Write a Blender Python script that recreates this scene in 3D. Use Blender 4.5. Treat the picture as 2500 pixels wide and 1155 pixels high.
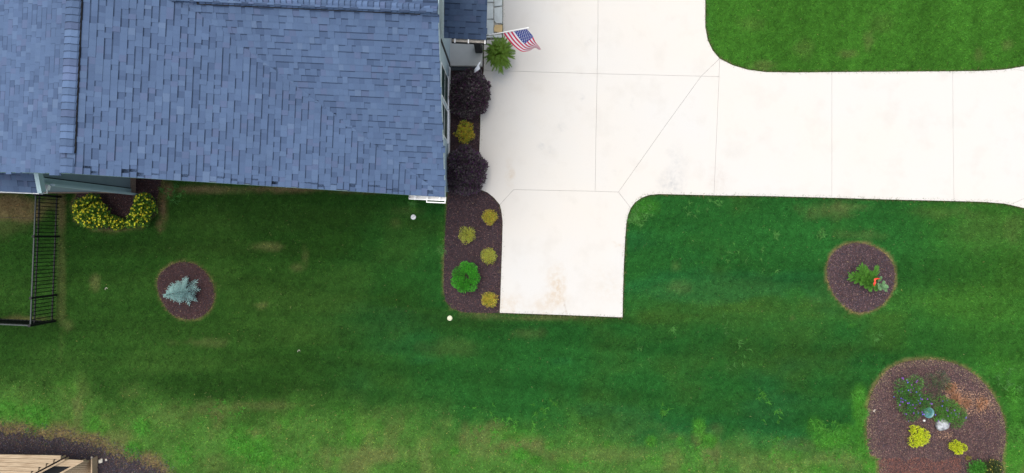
import bpy, math, random
import numpy as np
from mathutils import Matrix, Vector

# ------------------------------------------------------------------ camera, world, sun, exposure
S = bpy.context.scene
C = S.collection
for o in list(bpy.data.objects):
    bpy.data.objects.remove(o)
H = 21.0            # flying height of the camera above the lawn, metres
F = 1752.0          # focal length in pixels of the 2500 px wide photograph
cam_d = bpy.data.cameras.new("camera")
cam_d.lens = 36.0 * F / 2500.0
cam_d.sensor_width = 36.0
cam_d.clip_start = 0.1
cam_d.clip_end = 2000.0
cam = bpy.data.objects.new("camera", cam_d)
cam.location = (0, 0, H)
cam.rotation_euler = (0, 0, 0)
C.objects.link(cam)
S.camera = cam

SUN_EL = math.radians(72)
SUN_DIR = Vector((-0.74, 0.58, 0)).normalized()          # horizontal direction towards the sun (x right, y up in the picture)
W = bpy.data.worlds.new("World")
S.world = W
W.use_nodes = True
nt = W.node_tree
for n in list(nt.nodes):
    nt.nodes.remove(n)
sky = nt.nodes.new("ShaderNodeTexSky")
sky.sky_type = 'NISHITA'
sky.sun_disc = False
sky.sun_elevation = SUN_EL
sky.sun_rotation = math.atan2(SUN_DIR.x, SUN_DIR.y)
sky.air_density = 1.0
sky.dust_density = 2.5
sky.ozone_density = 1.0
bg = nt.nodes.new("ShaderNodeBackground")
bg.inputs["Strength"].default_value = 0.15
wo = nt.nodes.new("ShaderNodeOutputWorld")
hs = nt.nodes.new("ShaderNodeHueSaturation")      # cloud cover: a greyer sky than a clear one
hs.inputs["Saturation"].default_value = 0.42
nt.links.new(sky.outputs[0], hs.inputs["Color"])
nt.links.new(hs.outputs[0], bg.inputs[0])
nt.links.new(bg.outputs[0], wo.inputs[0])

sd = bpy.data.lights.new("sun", 'SUN')
sd.energy = 1.5
sd.angle = math.radians(48)
sd.color = (1.0, 0.94, 0.86)
so = bpy.data.objects.new("sun", sd)
sv = Vector((SUN_DIR.x * math.cos(SUN_EL), SUN_DIR.y * math.cos(SUN_EL), math.sin(SUN_EL)))
so.rotation_euler = (-sv).to_track_quat('-Z', 'Y').to_euler()
so.location = (0, 0, 60)
C.objects.link(so)

S.view_settings.view_transform = 'Standard'
S.view_settings.look = 'None'
S.view_settings.gamma = 1.0
S.view_settings.use_curve_mapping = False
S.view_settings.exposure = 0.60
S.render.engine = 'CYCLES'
S.cycles.max_bounces = 5
S.cycles.diffuse_bounces = 3

rng = np.random.default_rng(7)
random.seed(7)

# ------------------------------------------------------------------ helpers
def P(u, v, z=0.0):
    """world point that stands under photo pixel (u, v) at height z"""
    k = (H - z) / F
    return ((u - 1250.0) * k, (577.5 - v) * k, z)

def PX(x, y, z=0.0):
    k = F / (H - z)
    return 1250.0 + x * k, 577.5 - y * k

def mesh_np(name, V, Fc, col=None, cname="Col", smooth=False):
    V = np.asarray(V, dtype=np.float32).reshape(-1, 3)
    Fc = np.asarray(Fc, dtype=np.int32)
    me = bpy.data.meshes.new(name)
    me.vertices.add(len(V))
    me.vertices.foreach_set("co", V.ravel())
    k = Fc.shape[1]
    me.loops.add(Fc.size)
    me.loops.foreach_set("vertex_index", Fc.ravel())
    me.polygons.add(len(Fc))
    me.polygons.foreach_set("loop_start", np.arange(0, Fc.size, k, dtype=np.int32))
    if col is not None:
        a = me.color_attributes.new(cname, 'FLOAT_COLOR', 'POINT')
        c = np.ones((len(V), 4), dtype=np.float32)
        c[:, :3] = col
        a.data.foreach_set("color", c.ravel())
    me.update(calc_edges=True)
    me.polygons.foreach_set("use_smooth", np.full(len(Fc), bool(smooth)))
    me.update()
    return me

def link(name, me, mat=None, parent=None, loc=None):
    o = bpy.data.objects.new(name, me)
    C.objects.link(o)
    if mat is not None and me is not None and len(me.materials) == 0:
        me.materials.append(mat)
    if parent is not None:
        o.parent = parent
    if loc is not None:
        o.location = loc
    return o

def tag(o, label=None, cat=None, group=None, kind=None):
    if label: o["label"] = label
    if cat: o["category"] = cat
    if group: o["group"] = group
    if kind: o["kind"] = kind
    return o

def empty(name, loc, label, cat, group=None):
    o = bpy.data.objects.new(name, None)
    o.empty_display_size = 0.2
    o.location = loc
    C.objects.link(o)
    return tag(o, label, cat, group)

class MB:
    """collects boxes, prisms, bars into one mesh"""
    def __init__(self):
        self.v = []; self.f = []
    def box(self, x0, x1, y0, y1, z0, z1, T=None):
        b = len(self.v)
        for z in (z0, z1):
            for (x, y) in ((x0, y0), (x1, y0), (x1, y1), (x0, y1)):
                p = (x, y, z)
                self.v.append(T(*p) if T else p)
        for q in ((0, 3, 2, 1), (4, 5, 6, 7), (0, 1, 5, 4), (1, 2, 6, 5), (2, 3, 7, 6), (3, 0, 4, 7)):
            self.f.append(tuple(b + i for i in q))
        return self
    def prism(self, pts, z0, z1, T=None, ztop=None):
        """pts counter-clockwise seen from above"""
        n = len(pts); b = len(self.v)
        for k, (x, y) in enumerate(pts):
            self.v.append(T(x, y, z0) if T else (x, y, z0))
        for k, (x, y) in enumerate(pts):
            z = z1 if ztop is None else ztop(x, y)
            self.v.append(T(x, y, z) if T else (x, y, z))
        self.f.append(tuple(b + i for i in reversed(range(n))))
        self.f.append(tuple(b + n + i for i in range(n)))
        for i in range(n):
            j = (i + 1) % n
            self.f.append((b + i, b + j, b + n + j, b + n + i))
        return self
    def bar(self, p, q, r, n=6, r2=None):
        p = Vector(p); q = Vector(q); r2 = r if r2 is None else r2
        d = (q - p).normalized()
        a = d.orthogonal().normalized(); c = d.cross(a)
        b = len(self.v)
        for (o, rr) in ((p, r), (q, r2)):
            for i in range(n):
                t = 2 * math.pi * (i + 0.5) / n
                self.v.append(tuple(o + a * (math.cos(t) * rr) + c * (math.sin(t) * rr)))
        self.f.append(tuple(b + i for i in reversed(range(n))))
        self.f.append(tuple(b + n + i for i in range(n)))
        for i in range(n):
            j = (i + 1) % n
            self.f.append((b + i, b + j, b + n + j, b + n + i))
        return self
    def quad_slab(self, pts, t):
        """slab through four or more 3-D points, thickness t along the normal (downwards)"""
        P3 = [Vector(p) for p in pts]
        nrm = (P3[1] - P3[0]).cross(P3[2] - P3[0]).normalized()
        b = len(self.v); n = len(P3)
        for p in P3: self.v.append(tuple(p - nrm * t))
        for p in P3: self.v.append(tuple(p))
        self.f.append(tuple(b + i for i in reversed(range(n))))
        self.f.append(tuple(b + n + i for i in range(n)))
        for i in range(n):
            j = (i + 1) % n
            self.f.append((b + i, b + j, b + n + j, b + n + i))
        return self
    def mesh(self, name):
        me = bpy.data.meshes.new(name)
        me.from_pydata(self.v, [], self.f)
        me.update()
        return me
    def build(self, name, mat, parent=None):
        return link(name, self.mesh(name), mat, parent)

def bevel(o, w=0.01, seg=2):
    m = o.modifiers.new("bevel", 'BEVEL'); m.width = w; m.segments = seg; m.limit_method = 'ANGLE'
    return o

# ---- numpy noise
_lat = {}
def vnoise(x, y, seed=0):
    if seed not in _lat:
        _lat[seed] = np.random.default_rng(1000 + seed).random((256, 256)).astype(np.float32)
    L = _lat[seed]
    xi = np.floor(x).astype(np.int64); yi = np.floor(y).astype(np.int64)
    fx = x - xi; fy = y - yi
    fx = fx * fx * (3 - 2 * fx); fy = fy * fy * (3 - 2 * fy)
    a = L[xi & 255, yi & 255]; b = L[(xi + 1) & 255, yi & 255]
    c = L[xi & 255, (yi + 1) & 255]; d = L[(xi + 1) & 255, (yi + 1) & 255]
    return (a * (1 - fx) + b * fx) * (1 - fy) + (c * (1 - fx) + d * fx) * fy

def fbm(x, y, seed=0, octv=4):
    s = 0; a = 0.5; t = 0
    for i in range(octv):
        s = s + a * vnoise(x * 2 ** i + 17.3 * i, y * 2 ** i + 9.1 * i, seed + i); t += a; a *= 0.55
    return s / t

def sstep(a, b, x):
    t = np.clip((x - a) / (b - a), 0, 1)
    return t * t * (3 - 2 * t)

def in_poly(px, py, poly):
    ins = np.zeros(px.shape, bool)
    n = len(poly)
    for i in range(n):
        x0, y0 = poly[i]; x1, y1 = poly[(i + 1) % n]
        if y0 == y1: continue
        c = ((y0 > py) != (y1 > py)) & (px < (x1 - x0) * (py - y0) / (y1 - y0) + x0)
        ins ^= c
    return ins

def dist_poly(px, py, poly, closed=True):
    d = np.full(px.shape, 1e9)
    n = len(poly)
    for i in range(n if closed else n - 1):
        x0, y0 = poly[i]; x1, y1 = poly[(i + 1) % n]
        dx, dy = x1 - x0, y1 - y0
        t = np.clip(((px - x0) * dx + (py - y0) * dy) / (dx * dx + dy * dy + 1e-12), 0, 1)
        d = np.minimum(d, np.hypot(px - x0 - t * dx, py - y0 - t * dy))
    return d

def smooth_poly(pts, n=3, closed=True):
    """Catmull-Rom resample"""
    out = []; N = len(pts)
    for i in range(N if closed else N - 1):
        p0 = pts[(i - 1) % N]; p1 = pts[i]; p2 = pts[(i + 1) % N]; p3 = pts[(i + 2) % N]
        for k in range(n):
            t = k / n
            q = []
            for c in (0, 1):
                q.append(0.5 * (2 * p1[c] + (p2[c] - p0[c]) * t + (2 * p0[c] - 5 * p1[c] + 4 * p2[c] - p3[c]) * t * t
                                + (3 * p1[c] - p0[c] - 3 * p2[c] + p3[c]) * t ** 3))
            out.append(tuple(q))
    return out

# ------------------------------------------------------------------ materials
def new_mat(name):
    m = bpy.data.materials.new(name); m.use_nodes = True
    t = m.node_tree
    b = t.nodes["Principled BSDF"]
    return m, t, b

def N(t, typ, **kw):
    n = t.nodes.new(typ)
    for k, v in kw.items():
        setattr(n, k, v)
    return n

def mat_plain(name, col, rough=0.6, metal=0.0, var=0.15, scale=12.0, bump=0.0, spec=0.5, stretch=None):
    m, t, b = new_mat(name)
    tc = N(t, "ShaderNodeTexCoord")
    mp = N(t, "ShaderNodeMapping")
    if stretch: mp.inputs["Scale"].default_value = stretch
    t.links.new(tc.outputs["Object"], mp.inputs[0])
    no = N(t, "ShaderNodeTexNoise"); no.inputs["Scale"].default_value = scale; no.inputs["Detail"].default_value = 6
    t.links.new(mp.outputs[0], no.inputs["Vector"])
    mr = N(t, "ShaderNodeMapRange")
    mr.inputs[1].default_value = 0.25; mr.inputs[2].default_value = 0.75
    mr.inputs[3].default_value = 1 - var; mr.inputs[4].default_value = 1 + var
    t.links.new(no.outputs[0], mr.inputs[0])
    mx = N(t, "ShaderNodeVectorMath", operation='SCALE')
    mx.inputs[0].default_value = col
    t.links.new(mr.outputs[0], mx.inputs["Scale"])
    t.links.new(mx.outputs[0], b.inputs["Base Color"])
    b.inputs["Roughness"].default_value = rough
    b.inputs["Metallic"].default_value = metal
    b.inputs["Specular IOR Level"].default_value = spec
    if bump:
        bp = N(t, "ShaderNodeBump"); bp.inputs["Strength"].default_value = bump; bp.inputs["Distance"].default_value = 0.01
        t.links.new(no.outputs[0], bp.inputs["Height"]); t.links.new(bp.outputs[0], b.inputs["Normal"])
    return m

def mat_attr(name, rough=0.7, var=0.2, scale=40.0, bump=0.0, spec=0.3, dist=0.01, second=None, attr="Col", trans=0.0, contrast=(0.25, 0.75)):
    """base colour from the mesh's own colour attribute (own colour plus any painted shade), broken up by noise"""
    m, t, b = new_mat(name)
    at = N(t, "ShaderNodeAttribute"); at.attribute_name = attr
    tc = N(t, "ShaderNodeNewGeometry")
    no = N(t, "ShaderNodeTexNoise"); no.inputs["Scale"].default_value = scale; no.inputs["Detail"].default_value = 5
    no.inputs["Roughness"].default_value = 0.65
    t.links.new(tc.outputs["Position"], no.inputs["Vector"])
    mr = N(t, "ShaderNodeMapRange")
    mr.inputs[1].default_value = contrast[0]; mr.inputs[2].default_value = contrast[1]
    mr.inputs[3].default_value = 1 - var; mr.inputs[4].default_value = 1 + var
    t.links.new(no.outputs[0], mr.inputs[0])
    mx = N(t, "ShaderNodeVectorMath", operation='SCALE')
    t.links.new(at.outputs["Color"], mx.inputs[0])
    fac = mr.outputs[0]
    if second:
        n2 = N(t, "ShaderNodeTexNoise"); n2.inputs["Scale"].default_value = second[0]; n2.inputs["Detail"].default_value = 3
        t.links.new(tc.outputs["Position"], n2.inputs["Vector"])
        m2 = N(t, "ShaderNodeMapRange"); m2.inputs[1].default_value = 0.3; m2.inputs[2].default_value = 0.7
        m2.inputs[3].default_value = 1 - second[1]; m2.inputs[4].default_value = 1 + second[1]
        t.links.new(n2.outputs[0], m2.inputs[0])
        mu = N(t, "ShaderNodeMath", operation='MULTIPLY')
        t.links.new(mr.outputs[0], mu.inputs[0]); t.links.new(m2.outputs[0], mu.inputs[1])
        fac = mu.outputs[0]
    t.links.new(fac, mx.inputs["Scale"])
    t.links.new(mx.outputs[0], b.inputs["Base Color"])
    b.inputs["Roughness"].default_value = rough
    b.inputs["Specular IOR Level"].default_value = spec
    if bump:
        bp = N(t, "ShaderNodeBump"); bp.inputs["Strength"].default_value = bump; bp.inputs["Distance"].default_value = dist
        t.links.new(no.outputs[0], bp.inputs["Height"]); t.links.new(bp.outputs[0], b.inputs["Normal"])
    if trans > 0:
        tr = N(t, "ShaderNodeBsdfTranslucent"); t.links.new(mx.outputs[0], tr.inputs[0])
        ms = N(t, "ShaderNodeMixShader"); ms.inputs[0].default_value = trans
        out = t.nodes["Material Output"]
        t.links.new(b.outputs[0], ms.inputs[1]); t.links.new(tr.outputs[0], ms.inputs[2])
        t.links.new(ms.outputs[0], out.inputs[0])
    return m

M = {}
M['soil'] = mat_attr("soil", rough=0.95, var=0.45, scale=55, bump=0.8, spec=0.1, second=(6, 0.25))
M['lawn'] = mat_attr("lawn_ground", rough=0.95, var=0.5, scale=90, bump=0.6, spec=0.05, second=(14, 0.16))
M['blade'] = mat_attr("grass_blade", rough=0.6, var=0.12, scale=60, spec=0.15, trans=0.25)
M['leaf'] = mat_attr("leaf", rough=0.55, var=0.15, scale=50, spec=0.25, trans=0.2)
M['chip'] = mat_attr("bark_chip", rough=0.9, var=0.2, scale=80, spec=0.15)
M['shingle'] = mat_attr("asphalt_shingle", rough=0.92, var=0.16, scale=160, bump=0.25, spec=0.12, dist=0.002, second=(1.1, 0.06))
M['roofdeck'] = mat_plain("roof_deck", (0.03, 0.035, 0.05), 0.9)
M['ventblack'] = mat_plain("vent_black", (0.006, 0.006, 0.008), 0.8)
M['siding'] = mat_plain("siding_paint", (0.20, 0.265, 0.30), 0.6, var=0.06, scale=3)
M['trim'] = mat_plain("trim_paint", (0.36, 0.47, 0.52), 0.5, var=0.05, scale=4)
M['white'] = mat_plain("white_paint", (0.72, 0.74, 0.76), 0.4, var=0.05, scale=9)
M['fascia'] = mat_plain("fascia_paint", (0.34, 0.47, 0.50), 0.5, var=0.08, scale=3)
M['black'] = mat_plain("black_metal", (0.006, 0.007, 0.009), 0.55, var=0.2, scale=14, spec=0.25)
M['rail'] = mat_plain("rail_metal_highlit", (0.025, 0.036, 0.036), 0.45, var=0.2, scale=9, spec=0.4)  # top rail: its grey-green highlight is put into the base colour
M['bark'] = mat_plain("bark", (0.07, 0.05, 0.035), 0.9, var=0.4, scale=30, bump=0.5)
M['stake'] = mat_plain("stake", (0.3, 0.3, 0.3), 0.5)
M['foundation'] = mat_plain("foundation_stone", (0.25, 0.18, 0.14), 0.9, var=0.35, scale=18, bump=0.4)
M['ceramic'] = mat_plain("ceramic", (0.10, 0.26, 0.27), 0.25, var=0.25, scale=12, spec=0.6)
M['pot'] = mat_plain("pot", (0.02, 0.02, 0.022), 0.6)
M['plastic_white'] = mat_plain("plastic_white", (0.8, 0.8, 0.8), 0.45, var=0.04)
M['plastic_cream'] = mat_plain("plastic_cream", (0.62, 0.64, 0.45), 0.5, var=0.06)
M['red_ribbon'] = mat_plain("red_ribbon", (0.75, 0.045, 0.02), 0.5, var=0.1)
M['cloth_white'] = mat_plain("cloth_white", (0.85, 0.87, 0.92), 0.8, var=0.08)
M['flag_red'] = mat_plain("flag_red", (0.60, 0.02, 0.09), 0.75, var=0.08)
M['flag_white'] = mat_plain("flag_white", (0.78, 0.77, 0.80), 0.75, var=0.03)
M['flag_blue'] = mat_plain("flag_blue", (0.01, 0.035, 0.26), 0.75, var=0.1)

def mat_glass():
    m, t, b = new_mat("window_glass")
    b.inputs["Base Color"].default_value = (0.012, 0.035, 0.032, 1)
    b.inputs["Roughness"].default_value = 0.35
    b.inputs["Specular IOR Level"].default_value = 0.12
    return m
M['glass'] = mat_glass()

def mat_wood():
    m, t, b = new_mat("weathered_pine")
    tc = N(t, "ShaderNodeTexCoord")
    mp = N(t, "ShaderNodeMapping"); mp.inputs["Scale"].default_value = (1.2, 30, 30)
    t.links.new(tc.outputs["Object"], mp.inputs[0])
    no = N(t, "ShaderNodeTexNoise"); no.inputs["Scale"].default_value = 2.0; no.inputs["Detail"].default_value = 7
    t.links.new(mp.outputs[0], no.inputs["Vector"])
    cr = N(t, "ShaderNodeValToRGB")
    e = cr.color_ramp.elements
    e[0].position = 0.3; e[0].color = (0.22, 0.14, 0.075, 1)
    e[1].position = 0.62; e[1].color = (0.44, 0.34, 0.22, 1)
    t.links.new(no.outputs[0], cr.inputs[0])
    t.links.new(cr.outputs[0], b.inputs["Base Color"])
    b.inputs["Roughness"].default_value = 0.75
    bp = N(t, "ShaderNodeBump"); bp.inputs["Strength"].default_value = 0.3; bp.inputs["Distance"].default_value = 0.004
    t.links.new(no.outputs[0], bp.inputs["Height"]); t.links.new(bp.outputs[0], b.inputs["Normal"])
    return m
M['wood'] = mat_wood()

def mat_concrete():
    """broom-finished concrete; the stains are where the photograph has them"""
    m, t, b = new_mat("concrete")
    ge = N(t, "ShaderNodeNewGeometry")
    pos = ge.outputs["Position"]
    def noise(scale, det=6, rough=0.6, src=None):
        n = N(t, "ShaderNodeTexNoise"); n.inputs["Scale"].default_value = scale
        n.inputs["Detail"].default_value = det; n.inputs["Roughness"].default_value = rough
        t.links.new(src or pos, n.inputs["Vector"]); return n.outputs[0]
    def mrange(x, a, bb, c, d):
        r = N(t, "ShaderNodeMapRange"); r.inputs[1].default_value = a; r.inputs[2].default_value = bb
        r.inputs[3].default_value = c; r.inputs[4].default_value = d; t.links.new(x, r.inputs[0]); return r.outputs[0]
    def mul(a, c):
        r = N(t, "ShaderNodeMath", operation='MULTIPLY'); t.links.new(a, r.inputs[0])
        if isinstance(c, float): r.inputs[1].default_value = c
        else: t.links.new(c, r.inputs[1])
        return r.outputs[0]
    def mix(fac, a, c):
        r = N(t, "ShaderNodeMix", data_type='RGBA')
        t.links.new(fac, r.inputs[0])
        if isinstance(a, tuple): r.inputs[6].default_value = a
        else: t.links.new(a, r.inputs[6])
        if isinstance(c, tuple): r.inputs[7].default_value = c
        else: t.links.new(c, r.inputs[7])
        return r.outputs[2]
    col = mix(mrange(noise(0.22, 4), 0.35, 0.65, 0, 1), (0.598, 0.565, 0.512, 1), (0.575, 0.563, 0.535, 1))
    col = mix(mrange(noise(1.3, 6), 0.52, 0.78, 0, 0.5), col, (0.50, 0.47, 0.425, 1))
    col = mix(mrange(noise(45, 4), 0.3, 0.75, 0.0, 0.13), col, (0.42, 0.41, 0.40, 1))
    wob = N(t, "ShaderNodeTexNoise"); wob.inputs["Scale"].default_value = 3.0; wob.inputs["Detail"].default_value = 6
    t.links.new(pos, wob.inputs["Vector"])
    off = N(t, "ShaderNodeVectorMath", operation='MULTIPLY_ADD')
    t.links.new(wob.outputs[1], off.inputs[0]); off.inputs[1].default_value = (0.5, 0.5, 0); 
    t.links.new(pos, off.inputs[2])
    def stain_or_shade(u, v, ru, rv, colr, strength, ang=0.0):
        nonlocal col
        x, y, _ = P(u, v, 0.04)
        mp = N(t, "ShaderNodeMapping", vector_type='TEXTURE')
        mp.inputs["Location"].default_value = (x + 0.25, y + 0.25, 0.04)
        mp.inputs["Rotation"].default_value = (0, 0, ang)
        mp.inputs["Scale"].default_value = (ru / 83.4, rv / 83.4, 1)
        t.links.new(off.outputs[0], mp.inputs[0])
        ln = N(t, "ShaderNodeVectorMath", operation='LENGTH'); t.links.new(mp.outputs[0], ln.inputs[0])
        f = mrange(ln.outputs["Value"], 0.15, 1.15, 1.0, 0.0)
        br = mrange(noise(9, 7), 0.38, 0.66, 0.15, 1.0)
        col = mix(mul(mul(f, br), strength), col, colr)
    tan = (0.45, 0.31, 0.16, 1); gry = (0.33, 0.34, 0.35, 1)
    stain_or_shade(1358, 700, 26, 60, tan, 0.62, 0.0)
    stain_or_shade(1340, 742, 60, 30, tan, 0.32, 0.3)
    stain_or_shade(1240, 745, 50, 30, tan, 0.35)
    stain_or_shade(1376, 752, 4, 22, (0.3, 0.22, 0.15, 1), 0.7)
    stain_or_shade(1245, 425, 12, 40, tan, 0.45)
    stain_or_shade(1640, 448, 42, 30, gry, 0.6)
    stain_or_shade(1652, 400, 22, 60, gry, 0.3)
    stain_or_shade(1752, 440, 30, 40, (0.45, 0.38, 0.33, 1), 0.4)
    stain_or_shade(1320, 358, 12, 10, gry, 0.5)
    stain_or_shade(1350, 365, 10, 9, gry, 0.4)
    stain_or_shade(1373, 310, 12, 12, gry, 0.35)
    stain_or_shade(1434, 104, 12, 10, gry, 0.3)
    stain_or_shade(1424, 238, 14, 10, gry, 0.3)
    stain_or_shade(1215, 190, 40, 25, (0.42, 0.46, 0.50, 1), 0.5)  # the fern's bluish shadow, painted into the concrete
    stain_or_shade(1205, 250, 22, 60, (0.48, 0.47, 0.44, 1), 0.4)  # greyer patch along the driveway's left edge
    stain_or_shade(1508, 420, 14, 10, gry, 0.25)
    stain_or_shade(1545, 255, 10, 14, gry, 0.25)
    stain_or_shade(1510, 600, 20, 8, tan, 0.35, -0.5)
    stain_or_shade(1480, 700, 60, 60, tan, 0.13)
    t.links.new(col, b.inputs["Base Color"])
    b.inputs["Roughness"].default_value = 0.85
    b.inputs["Specular IOR Level"].default_value = 0.25
    bp = N(t, "ShaderNodeBump"); bp.inputs["Strength"].default_value = 0.15; bp.inputs["Distance"].default_value = 0.003
    t.links.new(noise(120, 3), bp.inputs["Height"]); t.links.new(bp.outputs[0], b.inputs["Normal"])
    return m
M['concrete'] = mat_concrete()

# ------------------------------------------------------------------ outlines traced in photo pixels (ground level)
DRIVE = [(1228, -900), (1228, 96), (1181, 97), (1181, 172), (1176, 205), (1173, 260), (1172, 320), (1170, 370), (1171, 420), (1173, 463),
         (1190, 470), (1206, 483), (1217, 498), (1224, 516), (1227, 540), (1226, 590), (1224, 650), (1222, 710), (1220, 764),
         (1370, 769), (1520, 775), (1521, 720), (1523, 650), (1526, 590), (1529, 548), (1533, 526), (1540, 508), (1551, 494), (1566, 483), (1586, 476), (1610, 474),
         (1743, 477), (1880, 479), (2031, 483), (2200, 488), (2329, 491), (2400, 493), (2450, 497), (2500, 508), (2570, 532), (2640, 575), (2700, 640),
         (2700, 20), (2640, 90), (2570, 138), (2500, 162), (2450, 170), (2400, 173), (2326, 174), (2180, 175), (2031, 176), (1940, 177), (1870, 176), (1825, 170),
         (1788, 159), (1757, 143), (1740, 123), (1728, 98), (1722, 65), (1722, 20), (1723, -900)]
BED_LONG = [(1094, 150), (1181, 150), (1181, 172), (1176, 205), (1173, 260), (1172, 320), (1170, 370), (1171, 420), (1173, 463),
            (1190, 470), (1206, 483), (1217, 498), (1224, 516), (1227, 540), (1226, 590), (1224, 650), (1222, 710), (1220, 764), (1180, 764),
            (1130, 762), (1102, 752), (1088, 735), (1083, 705), (1084, 640), (1087, 560), (1091, 500), (1093, 470), (1094, 300)]
BED_SPRUCE = smooth_poly([(440, 640), (478, 646), (505, 668), (521, 700), (523, 732), (508, 760), (484, 776), (455, 779), (422, 768), (400, 742), (387, 712), (386, 680), (405, 655)], 4)
BED_ROUND = smooth_poly([(2085, 593), (2125, 600), (2160, 620), (2180, 650), (2183, 690), (2168, 725), (2140, 752), (2098, 763), (2062, 748), (2035, 718), (2020, 680), (2021, 640), (2043, 608)], 4)
BED_BIG = smooth_poly([(2200, 886), (2255, 878), (2310, 882), (2360, 902), (2405, 940), (2435, 985), (2451, 1030), (2454, 1075), (2446, 1120), (2448, 1165), (2440, 1260),
                       (2140, 1260), (2145, 1160), (2142, 1120), (2122, 1105), (2116, 1060), (2117, 1005), (2130, 955), (2160, 910)], 4)
BED_BACK = smooth_poly([(-300, 1040), (-60, 1046), (0, 1058), (70, 1062), (150, 1074), (220, 1086), (262, 1104), (310, 1122), (360, 1136), (400, 1160), (430, 1230), (300, 1400), (-300, 1400)], 14)
_r = random.Random(5)
BED_BACK = [(u, v + (_r.uniform(-7, 7) if u > -100 and v < 1200 else 0)) for (u, v) in BED_BACK]
BED_WALL = [(185, 430), (190, 470), (178, 500), (186, 535), (230, 558), (285, 560), (345, 552), (378, 525), (386, 480), (398, 430)]
DRIVE_W = [P(*p)[:2] for p in DRIVE]
def W2(poly, z=0.0): return [P(u, v, z)[:2] for (u, v) in poly]
BEDS = [W2(b) for b in (BED_LONG, BED_SPRUCE, BED_ROUND, BED_BIG, BED_BACK, BED_WALL)]

# house frame: origin at the roof's south-east corner, u to the right, v away (up in the picture)
HA = math.radians(2.6)
CO = Vector((-1.65, 0.97, 0))
EU = Vector((math.cos(HA), -math.sin(HA), 0)); EV = Vector((math.sin(HA), math.cos(HA), 0))
def HL(u, v, z): 
    p = CO + EU * u + EV * v
    return (p.x, p.y, z)
HOUSE_FOOT = [HL(*p, 0)[:2] for p in ((-0.25, 0.32), (-0.35, 7.6), (-16, 7.6), (-16, -0.25), (-9.33, 0.1), (-9.35, 0.4))]

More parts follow.
